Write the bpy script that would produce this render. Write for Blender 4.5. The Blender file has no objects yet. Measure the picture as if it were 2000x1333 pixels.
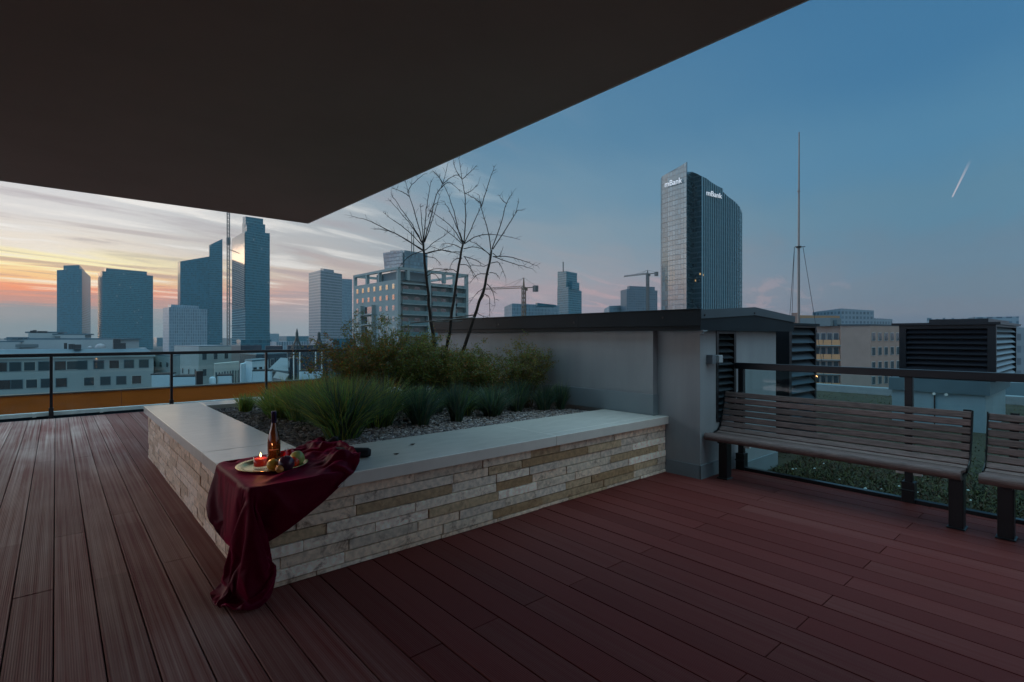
import bpy, bmesh, math, random
import numpy as np
from mathutils import Vector, Matrix
random.seed(7)
rng = np.random.default_rng(7)
R = math.radians
scene = bpy.context.scene
COL = scene.collection

# ------------------------------------------------------------------ camera
F, HY, CX, CZ = 1027.0, 657.0, 1000.0, 1.40        # focal (px of a 2000 px wide frame), horizon row, centre column, eye height
YAW = math.atan((CX - 109.0) / F)
cam_d = bpy.data.cameras.new('camera'); cam = bpy.data.objects.new('camera', cam_d); COL.objects.link(cam)
cam_d.sensor_width = 36; cam_d.lens = F / 2000 * 36
cam_d.shift_y = -(666.5 - HY) / 2000
cam_d.clip_start = 0.05; cam_d.clip_end = 30000
cam.location = (0, 0, CZ); cam.rotation_euler = (R(90), 0, -YAW)
scene.camera = cam

# ------------------------------------------------------------------ colours
def lin(c):
    return tuple(((v / 255) / 12.92 if v / 255 <= .04045 else ((v / 255 + .055) / 1.055) ** 2.4) for v in c) + (1.0,)

# ------------------------------------------------------------------ dusk sky
HAZE_DENSITY = 0.00012
world = bpy.data.worlds.new('World'); scene.world = world; world.use_nodes = True
nt = world.node_tree; N = nt.nodes; L = nt.links; N.clear()
def nd(t, **k):
    n = N.new(t)
    for a, b in k.items(): setattr(n, a, b)
    return n
def mth(op, a, b=None, c=None):
    n = nd('ShaderNodeMath', operation=op)
    for i, v in enumerate((a, b, c)):
        if v is None: continue
        if isinstance(v, (int, float)): n.inputs[i].default_value = v
        else: L.new(v, n.inputs[i])
    return n.outputs[0]
tc = nd('ShaderNodeTexCoord')
sp = nd('ShaderNodeSeparateXYZ'); L.new(tc.outputs['Generated'], sp.inputs[0])
x_, y_, z_ = sp.outputs
elev = mth('MULTIPLY', mth('ARCSINE', z_), 180 / math.pi)
SUN_AZ = R(-10)
hl = mth('MAXIMUM', mth('SQRT', mth('ADD', mth('MULTIPLY', x_, x_), mth('MULTIPLY', y_, y_))), 1e-4)
cosaz = mth('DIVIDE', mth('ADD', mth('MULTIPLY', x_, math.sin(SUN_AZ)), mth('MULTIPLY', y_, math.cos(SUN_AZ))), hl)
azd = mth('MULTIPLY', mth('ARCCOSINE', mth('MAXIMUM', mth('MINIMUM', cosaz, 1.0), -1.0)), 180 / math.pi)
def ramp(stops, lo=-2.0, hi=90.0):
    # non linear axis: sqrt stretches the horizon
    f = mth('POWER', mth('DIVIDE', mth('MAXIMUM', mth('SUBTRACT', ele2, lo), 0.0), hi - lo), 0.5)
    n = nd('ShaderNodeValToRGB'); n.color_ramp.interpolation = 'EASE'
    el = n.color_ramp.elements
    st = [(((max(e, lo) - lo) / (hi - lo)) ** 0.5, c) for e, c in stops]
    el[0].position = st[0][0]; el[0].color = lin(st[0][1])
    el[1].position = st[-1][0]; el[1].color = lin(st[-1][1])
    for p, c in st[1:-1]:
        e = el.new(p); e.color = lin(c)
    L.new(f, n.inputs[0]); return n.outputs[0]
# thin streaked cloud layer (a flat layer at altitude, streaks running to the east-north-east)
dv = mth('ADD', mth('MAXIMUM', z_, 0.0), 0.035)
px_ = mth('DIVIDE', x_, dv); py_ = mth('DIVIDE', y_, dv)
SD = R(74)
along = mth('ADD', mth('MULTIPLY', px_, math.sin(SD)), mth('MULTIPLY', py_, math.cos(SD)))
across = mth('SUBTRACT', mth('MULTIPLY', px_, math.cos(SD)), mth('MULTIPLY', py_, math.sin(SD)))
cmb = nd('ShaderNodeCombineXYZ'); L.new(mth('MULTIPLY', along, .26), cmb.inputs[0]); L.new(mth('MULTIPLY', across, .85), cmb.inputs[1])
n1 = nd('ShaderNodeTexNoise'); n1.inputs['Scale'].default_value = 1.0; n1.inputs['Detail'].default_value = 6; n1.inputs['Roughness'].default_value = .55; n1.inputs['Distortion'].default_value = 1.5
L.new(cmb.outputs[0], n1.inputs['Vector'])
cmb2 = nd('ShaderNodeCombineXYZ'); L.new(mth('MULTIPLY', along, .62), cmb2.inputs[0]); L.new(mth('MULTIPLY', across, 2.2), cmb2.inputs[1]); cmb2.inputs[2].default_value = 4.4
n2 = nd('ShaderNodeTexNoise'); n2.inputs['Scale'].default_value = 1.0; n2.inputs['Distortion'].default_value = .8; n2.inputs['Detail'].default_value = 5; n2.inputs['Roughness'].default_value = .5
L.new(cmb2.outputs[0], n2.inputs['Vector'])
cl = mth('ADD', mth('MULTIPLY', n1.outputs[0], .65), mth('MULTIPLY', n2.outputs[0], .35))
# the cloud bands bend the height at which the sunset colours change
ele2 = mth('ADD', elev, mth('MULTIPLY', mth('SUBTRACT', cl, .5), mth('MULTIPLY', mth('MINIMUM', mth('MAXIMUM', elev, 0.0), 8.0), 1.1)))
SA = ramp([(-2, (100,128,138)), (.6, (100,130,140)), (2.2, (126,136,142)), (3.0, (190,136,122)), (3.9, (238,144,98)), (5.0, (248,200,132)), (6.2, (255,240,182)), (7.6, (232,220,204)), (10, (214,210,207)), (14, (202,203,206)), (26, (150,165,178)), (45, (100,132,150)), (90, (104,134,146))])
SM = ramp([(-2, (125,140,148)), (.8, (140,148,154)), (2.5, (160,150,152)), (4.5, (198,160,148)), (6.5, (202,182,168)), (8.5, (182,178,176)), (12, (170,173,176)), (17, (140,155,165)), (28, (88,124,150)), (45, (92,126,148)), (90, (104,134,146))])
SB = ramp([(-2, (118,124,136)), (1, (134,132,142)), (3, (152,138,146)), (5.0, (164,145,148)), (7, (148,147,153)), (10, (128,144,156)), (15, (106,136,156)), (22, (84,124,152)), (32, (64,110,148)), (50, (92,126,146)), (90, (104,134,146))])
SC = ramp([(-2, (84,96,114)), (.8, (92,104,122)), (2.2, (105,112,125)), (4, (100,115,130)), (7, (94,117,136)), (11, (84,122,146)), (16, (74,121,153)), (24, (60,110,148)), (34, (58,106,144)), (52, (92,126,146)), (90, (104,134,146))])
SDk = ramp([(-2, (96,100,112)), (5, (134,130,136)), (15, (122,132,142)), (40, (108,132,144)), (90, (104,134,146))])
def mixc(f, a, b):
    n = nd('ShaderNodeMix', data_type='RGBA'); L.new(f, n.inputs[0]); L.new(a, n.inputs[6]); L.new(b, n.inputs[7]); return n.outputs[2]
def mr(v, a, b):
    n = nd('ShaderNodeMapRange', interpolation_type='SMOOTHSTEP'); L.new(v, n.inputs[0]); n.inputs[1].default_value = a; n.inputs[2].default_value = b; return n.outputs[0]
sky = mixc(mr(azd, 9, 30), SA, SM); sky = mixc(mr(azd, 26, 50), sky, SB); sky = mixc(mr(azd, 48, 92), sky, SC); sky = mixc(mr(azd, 100, 170), sky, SDk)
# bright filaments and grey bellies of the cloud near the sunset
near = mth('SUBTRACT', 1.0, mr(azd, 18, 62))
hi_ = mth('MULTIPLY', mth('MULTIPLY', mr(cl, .52, .62), near), mr(elev, 1.5, 5))
lo_ = mth('MULTIPLY', mth('MULTIPLY', mth('SUBTRACT', 1.0, mr(cl, .40, .5)), near), mr(elev, 1.5, 5))
wh = nd('ShaderNodeRGB'); wh.outputs[0].default_value = lin((246,240,232))
gr = nd('ShaderNodeRGB'); gr.outputs[0].default_value = lin((150,138,146))
sky = mixc(mth('MULTIPLY', hi_, .6), sky, wh.outputs[0]); sky = mixc(mth('MULTIPLY', lo_, .5), sky, gr.outputs[0])
# faint pink wisps low over the roofs further right
wisp = mth('MULTIPLY', mth('MULTIPLY', mr(n2.outputs[0], .52, .66), mth('MULTIPLY', mr(azd, 35, 50), mth('SUBTRACT', 1.0, mr(azd, 62, 92)))), mth('MULTIPLY', mr(elev, 1.2, 3.0), mth('SUBTRACT', 1.0, mr(elev, 5, 8))))
pk = nd('ShaderNodeRGB'); pk.outputs[0].default_value = lin((186,150,150))
sky = mixc(mth('MULTIPLY', wisp, .55), sky, pk.outputs[0])
# unseen sky overhead, behind and left of the frame is brightened as added fill light
bg = nd('ShaderNodeBackground'); L.new(sky, bg.inputs[0])
left_fill = mth('MULTIPLY', mth('SUBTRACT', 1.0, mr(mth('MULTIPLY', mth('ARCTAN2', x_, y_), 180 / math.pi), -34, -6)), mth('MULTIPLY', mr(y_, -.45, .3), mth('SUBTRACT', 1.0, mr(elev, 18, 40))))
L.new(mth('MULTIPLY', mth('ADD', mth('ADD', mth('ADD', 1.0, mth('MULTIPLY', mr(y_, .15, -.55), .9)), mth('MULTIPLY', mr(elev, 33, 62), 4.2)), mth('MULTIPLY', left_fill, 4.0)), 1.12), bg.inputs[1])
nish = nd('ShaderNodeTexSky', sky_type='NISHITA', sun_disc=False); nish.sun_elevation = R(1.5); nish.sun_rotation = SUN_AZ
bg2 = nd('ShaderNodeBackground'); L.new(nish.outputs[0], bg2.inputs[0]); bg2.inputs[1].default_value = 0.004
ad = nd('ShaderNodeAddShader'); L.new(bg.outputs[0], ad.inputs[0]); L.new(bg2.outputs[0], ad.inputs[1])
wo = nd('ShaderNodeOutputWorld'); L.new(ad.outputs[0], wo.inputs[0])
world.cycles.sampling_method = 'MANUAL'; world.cycles.sample_map_resolution = 2048

# ------------------------------------------------------------------ low sun behind the cloud, soft
sd = bpy.data.lights.new('sun', 'SUN'); sun = bpy.data.objects.new('sun', sd); COL.objects.link(sun)
sd.energy = 0.16; sd.angle = R(12); sd.color = (1.0, .62, .38)
se, sa = R(3.0), SUN_AZ
sun.rotation_euler = Vector((-math.sin(sa) * math.cos(se), -math.cos(sa) * math.cos(se), -math.sin(se))).to_track_quat('-Z', 'Y').to_euler()

vs = scene.view_settings
vs.view_transform = 'Standard'; vs.look = 'None'; vs.exposure = 0.0; vs.gamma = 1.0; vs.use_curve_mapping = False
scene.cycles.max_bounces = 8; scene.cycles.transparent_max_bounces = 16; scene.cycles.volume_bounces = 0
scene.cycles.use_denoising = True

# ------------------------------------------------------------------ measuring helpers (photo pixel -> place)
fw = (math.sin(YAW), math.cos(YAW)); rt = (math.cos(YAW), -math.sin(YAW))
def at(px, D):
    r = (px - CX) / F * D
    return (D * fw[0] + r * rt[0], D * fw[1] + r * rt[1])
def zat(py, D): return CZ - (py - HY) * D / F
def onX(px, X):
    k = (px - CX) / F; t = X / (fw[0] + k * rt[0]); return t * (fw[1] + k * rt[1])
def onY(px, Y):
    k = (px - CX) / F; t = Y / (fw[1] + k * rt[1]); return t * (fw[0] + k * rt[0])
def depth(x, y): return x * fw[0] + y * fw[1]
def gz(px, py, z):
    D = (CZ - z) * F / (py - HY); return at(px, D)

# ------------------------------------------------------------------ object helpers
BASE = {}
def tag(o, label=None, cat=None, group=None, kind=None):
    if label: o['label'] = label
    if cat: o['category'] = cat
    if group: o['group'] = group
    if kind: o['kind'] = kind
    return o
def thing(name, label, cat, loc=(0, 0, 0), group=None):
    o = bpy.data.objects.new(name, None); COL.objects.link(o); o.location = loc
    o.empty_display_size = .1
    BASE[o.name] = Vector(loc)
    return tag(o, label, cat, group)
class MB:
    def __init__(s): s.v = []; s.f = []; s.uv = {}; s.c = {}; s.m = {}
    def add(s, vs, fs, col=None, mat=None):
        b = len(s.v); s.v += [tuple(p) for p in vs]
        for f in fs:
            if col is not None: s.c[len(s.f)] = col
            if mat: s.m[len(s.f)] = mat
            s.f.append(tuple(b + i for i in f))
        return s
    def quad(s, a, b, c, d, uv=None, col=None, mat=None):
        s.add([a, b, c, d], [(0, 1, 2, 3)], col, mat)
        if uv: s.uv[len(s.f) - 1] = uv
        return s
    def box(s, x0, y0, z0, x1, y1, z1, col=None, mat=None):
        if x0 > x1: x0, x1 = x1, x0
        if y0 > y1: y0, y1 = y1, y0
        if z0 > z1: z0, z1 = z1, z0
        v = [(x0,y0,z0),(x1,y0,z0),(x1,y1,z0),(x0,y1,z0),(x0,y0,z1),(x1,y0,z1),(x1,y1,z1),(x0,y1,z1)]
        return s.add(v, [(0,3,2,1),(4,5,6,7),(0,1,5,4),(1,2,6,5),(2,3,7,6),(3,0,4,7)], col, mat)
    def obox(s, o, ax, ay, az, col=None, mat=None):      # corner + three edge vectors
        o, ax, ay, az = map(Vector, (o, ax, ay, az))
        v = [o, o+ax, o+ax+ay, o+ay, o+az, o+ax+az, o+ax+ay+az, o+ay+az]
        fs = [(0,3,2,1),(4,5,6,7),(0,1,5,4),(1,2,6,5),(2,3,7,6),(3,0,4,7)]
        if ax.cross(ay).dot(az) < 0: fs = [f[::-1] for f in fs]
        return s.add(v, fs, col, mat)
    def bar(s, a, b, w, h=None, col=None, mat=None):      # square bar between two points
        a, b = Vector(a), Vector(b); d = (b - a).normalized(); h = h or w
        up = Vector((0, 0, 1)) if abs(d.z) < .95 else Vector((1, 0, 0))
        sx = d.cross(up).normalized() * w; sz = sx.cross(d).normalized() * h
        return s.obox(a - sx / 2 - sz / 2, b - a, sx, sz, col, mat)
    def tube(s, pts, rad, n=8, cap=True, col=None, mat=None):
        pts = [Vector(p) for p in pts]; k = len(pts)
        if not hasattr(rad, '__len__'): rad = [rad] * k
        d0 = (pts[1] - pts[0]).normalized()
        u = d0.orthogonal().normalized(); vv = []
        for i in range(k):
            d = (pts[min(i + 1, k - 1)] - pts[max(i - 1, 0)]).normalized()
            u = (u - d * u.dot(d)).normalized(); w = d.cross(u)
            for j in range(n):
                a = 2 * math.pi * j / n; vv.append(pts[i] + (u * math.cos(a) + w * math.sin(a)) * rad[i])
        fs = [(i*n+j, i*n+(j+1) % n, (i+1)*n+(j+1) % n, (i+1)*n+j) for i in range(k-1) for j in range(n)]
        if cap: fs += [tuple(range(n))[::-1], tuple((k-1)*n+j for j in range(n))]
        return s.add(vv, fs, col, mat)
    def lathe(s, prof, c, n=32, sq=1.0, tilt=None, col=None, mat=None):
        vv = []; k = len(prof); M = tilt or Matrix()
        for r, z in prof:
            for j in range(n):
                a = 2 * math.pi * j / n; vv.append(Vector(c) + M @ Vector((r * math.cos(a), r * math.sin(a) * sq, z)))
        fs = [(i*n+j, i*n+(j+1) % n, (i+1)*n+(j+1) % n, (i+1)*n+j) for i in range(k-1) for j in range(n)]
        return s.add(vv, fs, col, mat)
    def prism(s, poly, z0, z1, col=None, mat=None):
        n = len(poly)
        ar = sum(poly[i][0]*poly[(i+1)%n][1] - poly[(i+1)%n][0]*poly[i][1] for i in range(n))
        if ar < 0: poly = poly[::-1]
        v = [(x, y, z0) for x, y in poly] + [(x, y, z1) for x, y in poly]
        return s.add(v, [tuple(range(n))[::-1], tuple(range(n, 2*n))] + [(i, (i+1) % n, n+(i+1) % n, n+i) for i in range(n)], col, mat)
    def build(s, name, mat, parent=None, smooth=False, bevel=0, kind=None, label=None):
        me = bpy.data.meshes.new(name)
        off = Vector((0, 0, 0))
        if parent is not None: off = BASE[parent.name]
        v = np.array([tuple(p) for p in s.v], dtype=float) - np.array(off)
        me.from_pydata([tuple(p) for p in v], [], s.f)
        mats = list(mat) if isinstance(mat, (list, tuple)) else [mat]
        for m in mats: me.materials.append(m)
        if s.m:
            idx = {m.name: i for i, m in enumerate(mats)}
            for fi, m in s.m.items():
                if m.name not in idx: me.materials.append(m); idx[m.name] = len(me.materials) - 1
                me.polygons[fi].material_index = idx[m.name]
        if s.uv:
            ul = me.uv_layers.new(name='UVMap')
            for fi, uv in s.uv.items():
                for li, c in zip(me.polygons[fi].loop_indices, uv): ul.data[li].uv = c
        if s.c:
            ca = me.attributes.new('tint', 'FLOAT_COLOR', 'CORNER')
            arr = np.ones((len(me.loops), 4), dtype=np.float32)
            for fi, c in s.c.items():
                p = me.polygons[fi]; arr[p.loop_start:p.loop_start + p.loop_total, :3] = c
            ca.data.foreach_set('color', arr.ravel())
        if smooth: me.shade_smooth()
        me.update()
        o = bpy.data.objects.new(name, me); COL.objects.link(o)
        if parent is not None: o.parent = parent; BASE[o.name] = off
        else: BASE[o.name] = Vector((0, 0, 0))
        if bevel:
            b = o.modifiers.new('bevel', 'BEVEL'); b.width = bevel; b.segments = 2; b.limit_method = 'ANGLE'
        if kind: o['kind'] = kind
        if label: o['label'] = label
        return o
def copy_tree(o, parent=None):
    c = o.copy(); COL.objects.link(c)
    if parent is not None: c.parent = parent
    BASE[c.name] = Vector(c.location) if parent is None else BASE[parent.name]
    for ch in list(o.children): copy_tree(ch, c)
    return c

# ------------------------------------------------------------------ materials
MATS = {}
def mat(name, col, rough=.6, metal=0.0, var=0.0, vscale=5.0, vstretch=(1, 1, 1), bump=0.0, bscale=30.0, tint=False, ior=1.45, spec=None, dark=None, sheen=0, trans=0, emit=None, es=0, coat=0):
    if name in MATS: return MATS[name]
    m = bpy.data.materials.new(name); m.use_nodes = True; t = m.node_tree; b = t.nodes['Principled BSDF']
    b.inputs['Base Color'].default_value = (*col[:3], 1); b.inputs['Roughness'].default_value = rough; b.inputs['Metallic'].default_value = metal
    b.inputs['IOR'].default_value = ior
    if spec is not None: b.inputs['Specular IOR Level'].default_value = spec
    if sheen: b.inputs['Sheen Weight'].default_value = sheen; b.inputs['Sheen Tint'].default_value = (*[min(1, c * 6 + .1) for c in col[:3]], 1)
    if trans: b.inputs['Transmission Weight'].default_value = trans
    if coat: b.inputs['Coat Weight'].default_value = coat; b.inputs['Coat Roughness'].default_value = .12
    if emit: b.inputs['Emission Color'].default_value = (*emit, 1); b.inputs['Emission Strength'].default_value = es
    co = t.nodes.new('ShaderNodeTexCoord'); mp = t.nodes.new('ShaderNodeMapping'); mp.inputs['Scale'].default_value = vstretch
    t.links.new(co.outputs['Object'], mp.inputs[0])
    src = None
    if var:
        n = t.nodes.new('ShaderNodeTexNoise'); n.inputs['Scale'].default_value = vscale; n.inputs['Detail'].default_value = 5; n.inputs['Roughness'].default_value = .6
        t.links.new(mp.outputs[0], n.inputs['Vector'])
        mrn = t.nodes.new('ShaderNodeMapRange'); mrn.inputs[1].default_value = .3; mrn.inputs[2].default_value = .7
        t.links.new(n.outputs[0], mrn.inputs[0])
        mx = t.nodes.new('ShaderNodeMix'); mx.data_type = 'RGBA'
        dk = dark or tuple(c * (1 - var) for c in col[:3]); lt = tuple(min(1, c * (1 + var * .6)) for c in col[:3])
        mx.inputs[6].default_value = (*dk, 1); mx.inputs[7].default_value = (*lt, 1)
        t.links.new(mrn.outputs[0], mx.inputs[0]); src = mx.outputs[2]
    if tint:
        a = t.nodes.new('ShaderNodeAttribute'); a.attribute_name = 'tint'
        mm = t.nodes.new('ShaderNodeMix'); mm.data_type = 'RGBA'; mm.blend_type = 'MULTIPLY'; mm.inputs[0].default_value = 1
        if src is not None: t.links.new(src, mm.inputs[6])
        else: mm.inputs[6].default_value = (*col[:3], 1)
        t.links.new(a.outputs['Color'], mm.inputs[7]); src = mm.outputs[2]
    if src is not None: t.links.new(src, b.inputs['Base Color'])
    if bump:
        n = t.nodes.new('ShaderNodeTexNoise'); n.inputs['Scale'].default_value = bscale; n.inputs['Detail'].default_value = 4
        t.links.new(mp.outputs[0], n.inputs['Vector'])
        bp = t.nodes.new('ShaderNodeBump'); bp.inputs['Strength'].default_value = bump; bp.inputs['Distance'].default_value = .01
        t.links.new(n.outputs[0], bp.inputs['Height']); t.links.new(bp.outputs[0], b.inputs['Normal'])
    MATS[name] = m; return m

def facade(name, glass, frame, bay, floor, mull=.12, band=.28, ior=1.9, rough=.12, lit=0.0, litcol=(1, .85, .6), frough=.5, bigbay=0, bigfloor=0, fw_=1.0, sub=None, wav=.0):
    """curtain wall in the building's own metres: UV = (metres along the wall, metres up)"""
    if name in MATS: return MATS[name]
    m = bpy.data.materials.new(name); m.use_nodes = True; t = m.node_tree; b = t.nodes['Principled BSDF']; O = t.nodes; K = t.links
    def M(op, a, b_=None):
        n = O.new('ShaderNodeMath'); n.operation = op
        for i, v in enumerate((a, b_)):
            if v is None: continue
            if isinstance(v, (int, float)): n.inputs[i].default_value = v
            else: K.new(v, n.inputs[i])
        return n.outputs[0]
    uv = O.new('ShaderNodeUVMap'); s = O.new('ShaderNodeSeparateXYZ'); K.new(uv.outputs[0], s.inputs[0])
    u, v = s.outputs[0], s.outputs[1]
    fu = M('FRACT', M('DIVIDE', u, bay)); fv = M('FRACT', M('DIVIDE', v, floor))
    mask = M('MAXIMUM', M('LESS_THAN', fu, mull), M('LESS_THAN', fv, band))
    if bigbay: mask = M('MAXIMUM', mask, M('LESS_THAN', M('FRACT', M('DIVIDE', u, bigbay)), .14))
    cell = O.new('ShaderNodeCombineXYZ'); K.new(M('FLOOR', M('DIVIDE', u, bay)), cell.inputs[0]); K.new(M('FLOOR', M('DIVIDE', v, floor)), cell.inputs[1])
    wn = O.new('ShaderNodeTexWhiteNoise'); wn.noise_dimensions = '2D'; K.new(cell.outputs[0], wn.inputs['Vector'])
    gm = O.new('ShaderNodeMix'); gm.data_type = 'RGBA'; gm.inputs[6].default_value = (*[c * .7 for c in glass], 1); gm.inputs[7].default_value = (*[c * 1.35 for c in glass], 1)
    K.new(wn.outputs[0], gm.inputs[0])
    mx = O.new('ShaderNodeMix'); mx.data_type = 'RGBA'; K.new(mask, mx.inputs[0]); K.new(gm.outputs[2], mx.inputs[6]); mx.inputs[7].default_value = (*frame, 1)
    col = mx.outputs[2]
    if bigfloor:
        m2 = O.new('ShaderNodeMix'); m2.data_type = 'RGBA'; K.new(M('LESS_THAN', M('FRACT', M('DIVIDE', v, bigfloor)), .05), m2.inputs[0]); K.new(col, m2.inputs[6]); m2.inputs[7].default_value = (*[c * .35 for c in glass], 1); col = m2.outputs[2]
    K.new(col, b.inputs['Base Color'])
    rr = O.new('ShaderNodeMix'); rr.data_type = 'FLOAT'; K.new(mask, rr.inputs[0]); rr.inputs[2].default_value = rough; rr.inputs[3].default_value = frough; K.new(rr.outputs[0], b.inputs['Roughness'])
    b.inputs['IOR'].default_value = ior
    if wav:
        # panes are never quite coplanar
        nm = O.new('ShaderNodeBump'); nm.inputs['Strength'].default_value = wav; nm.inputs['Distance'].default_value = .3
        no = O.new('ShaderNodeTexNoise'); no.inputs['Scale'].default_value = .15; K.new(uv.outputs[0], no.inputs['Vector']); K.new(no.outputs[0], nm.inputs['Height']); K.new(nm.outputs[0], b.inputs['Normal'])
    if lit:
        e = M('MULTIPLY', M('GREATER_THAN', wn.outputs[0], 1 - lit), M('SUBTRACT', 1.0, mask))
        b.inputs['Emission Color'].default_value = (*litcol, 1); K.new(M('MULTIPLY', e, .12), b.inputs['Emission Strength'])
    MATS[name] = m; return m

def thin_glass(name, tintc, rough=.02):
    if name in MATS: return MATS[name]
    m = bpy.data.materials.new(name); m.use_nodes = True; t = m.node_tree; t.nodes.clear()
    tr = t.nodes.new('ShaderNodeBsdfTransparent'); tr.inputs[0].default_value = (*tintc, 1)
    gl = t.nodes.new('ShaderNodeBsdfGlossy'); gl.inputs['Roughness'].default_value = rough
    lw = t.nodes.new('ShaderNodeLayerWeight'); lw.inputs[0].default_value = .5     # same reflectance from both sides of the sheet
    pw = t.nodes.new('ShaderNodeMath'); pw.operation = 'POWER'; pw.inputs[1].default_value = 5; t.links.new(lw.outputs['Facing'], pw.inputs[0])
    fr = t.nodes.new('ShaderNodeMath'); fr.operation = 'MULTIPLY_ADD'; fr.inputs[1].default_value = .9; fr.inputs[2].default_value = .035; t.links.new(pw.outputs[0], fr.inputs[0])
    mx = t.nodes.new('ShaderNodeMixShader'); o = t.nodes.new('ShaderNodeOutputMaterial')
    t.links.new(fr.outputs[0], mx.inputs[0]); t.links.new(tr.outputs[0], mx.inputs[1]); t.links.new(gl.outputs[0], mx.inputs[2]); t.links.new(mx.outputs[0], o.inputs[0])
    MATS[name] = m; return m

m_render = mat('light_render', (.31, .325, .335), .8, var=.12, vscale=1.6, vstretch=(2.2, 2.2, .35), bump=.15, bscale=120)
m_plinth = mat('grey_metal_plinth', (.22, .26, .28), .55, var=.08, vscale=2)
m_soffit = mat('soffit_render', (.38, .29, .235), .9, var=.10, vscale=.5, bump=.1, bscale=80)
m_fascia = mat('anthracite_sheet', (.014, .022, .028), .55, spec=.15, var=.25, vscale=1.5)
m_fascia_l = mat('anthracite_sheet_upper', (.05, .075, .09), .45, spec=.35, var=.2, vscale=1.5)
m_black = mat('black_coated_steel', (.012, .013, .016), .35, var=.2, vscale=8)
m_trim = mat('pale_metal_trim', (.78, .75, .70), .45, var=.15, vscale=6)
m_orange = mat('rust_orange_panel', (.70, .145, .022), .8, spec=.03, var=.18, vscale=1.2, vstretch=(1, 1, 3))
m_glass = thin_glass('balustrade_glass', (.86, .95, .95))
m_louvre = mat('dark_louvre_metal', (.05, .065, .075), .4, metal=.3, var=.2, vscale=3)
m_bark = mat('sapling_bark', (.030, .022, .018), .8, var=.4, vscale=40)
m_cane = mat('weathered_cane', (.16, .15, .14), .7, var=.3, vscale=20)
m_leaf = mat('shrub_leaves', (.175, .165, .058), .55, tint=True)
m_grassb = mat('grass_blades', (.21, .28, .12), .5, tint=True)
m_sedum = mat('sedum_leaves', (.040, .036, .018), .7, tint=True)
m_grave = mat('gravel_stone', (.33, .30, .29), .75, tint=True, var=.25, vscale=60)
for lm_ in (m_leaf, m_grassb):        # thin leaves let light through
    t_ = lm_.node_tree; pb = t_.nodes['Principled BSDF']; tl_n = t_.nodes.new('ShaderNodeBsdfTranslucent'); mxs = t_.nodes.new('ShaderNodeMixShader'); mxs.inputs[0].default_value = .38
    t_.links.new(pb.inputs['Base Color'].links[0].from_socket, tl_n.inputs[0]); t_.links.new(pb.outputs[0], mxs.inputs[1]); t_.links.new(tl_n.outputs[0], mxs.inputs[2]); t_.links.new(mxs.outputs[0], t_.nodes['Material Output'].inputs[0])
m_soil = mat('planter_soil', (.045, .036, .03), .95, var=.4, vscale=20)

# deck boards: reddish composite with fine grooves
def deck_mat():
    m = bpy.data.materials.new('grooved_deck_board'); m.use_nodes = True; t = m.node_tree; b = t.nodes['Principled BSDF']; b.inputs['Specular IOR Level'].default_value = .08; O = t.nodes; K = t.links
    def M(op, a, b_=None, c=None):
        n = O.new('ShaderNodeMath'); n.operation = op
        for i, v in enumerate((a, b_, c)):
            if v is None: continue
            if isinstance(v, (int, float)): n.inputs[i].default_value = v
            else: K.new(v, n.inputs[i])
        return n.outputs[0]
    co = O.new('ShaderNodeTexCoord'); s = O.new('ShaderNodeSeparateXYZ'); K.new(co.outputs['Object'], s.inputs[0])
    g = M('SINE', M('MULTIPLY', s.outputs[0], 2 * math.pi / .0088))
    a = O.new('ShaderNodeAttribute'); a.attribute_name = 'tint'; sc = O.new('ShaderNodeSeparateColor'); K.new(a.outputs['Color'], sc.inputs[0])
    # pale streaks along the boards: wear, plus sunset sheen painted on the left ones
    mp = O.new('ShaderNodeMapping'); mp.inputs['Scale'].default_value = (46, .35, 1); K.new(co.outputs['Object'], mp.inputs[0])
    n = O.new('ShaderNodeTexNoise'); n.inputs['Scale'].default_value = 1; n.inputs['Detail'].default_value = 3; n.inputs['Roughness'].default_value = .6; K.new(mp.outputs[0], n.inputs['Vector'])
    mp2 = O.new('ShaderNodeMapping'); mp2.inputs['Scale'].default_value = (2.2, .8, 1); K.new(co.outputs['Object'], mp2.inputs[0])
    n2 = O.new('ShaderNodeTexNoise'); n2.inputs['Scale'].default_value = 1; n2.inputs['Detail'].default_value = 5; K.new(mp2.outputs[0], n2.inputs['Vector'])
    wear_sheen = O.new('ShaderNodeMapRange'); wear_sheen.inputs[1].default_value = .42; wear_sheen.inputs[2].default_value = .82; K.new(M('ADD', M('MULTIPLY', n.outputs[0], .62), M('MULTIPLY', n2.outputs[0], .45)), wear_sheen.inputs[0])
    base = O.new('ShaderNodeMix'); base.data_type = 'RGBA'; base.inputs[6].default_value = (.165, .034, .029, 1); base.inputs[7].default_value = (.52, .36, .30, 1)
    K.new(M('MULTIPLY', wear_sheen.outputs[0], sc.outputs[1]), base.inputs[0])
    mul = O.new('ShaderNodeMix'); mul.data_type = 'RGBA'; mul.blend_type = 'MULTIPLY'; mul.inputs[0].default_value = 1; K.new(base.outputs[2], mul.inputs[6])
    cc = O.new('ShaderNodeCombineColor')
    gf = M('MULTIPLY', sc.outputs[0], M('ADD', .93, M('MULTIPLY', g, .07)))
    for i in range(3): K.new(gf, cc.inputs[i])
    K.new(cc.outputs[0], mul.inputs[7]); K.new(mul.outputs[2], b.inputs['Base Color'])
    K.new(M('ADD', .42, M('MULTIPLY', n2.outputs[0], .25)), b.inputs['Roughness'])
    bp = O.new('ShaderNodeBump'); bp.inputs['Strength'].default_value = .32; bp.inputs['Distance'].default_value = .0014
    K.new(M('ADD', g, M('MULTIPLY', n.outputs[0], 1.2)), bp.inputs['Height']); K.new(bp.outputs[0], b.inputs['Normal'])
    return m
m_deck = deck_mat()

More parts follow.
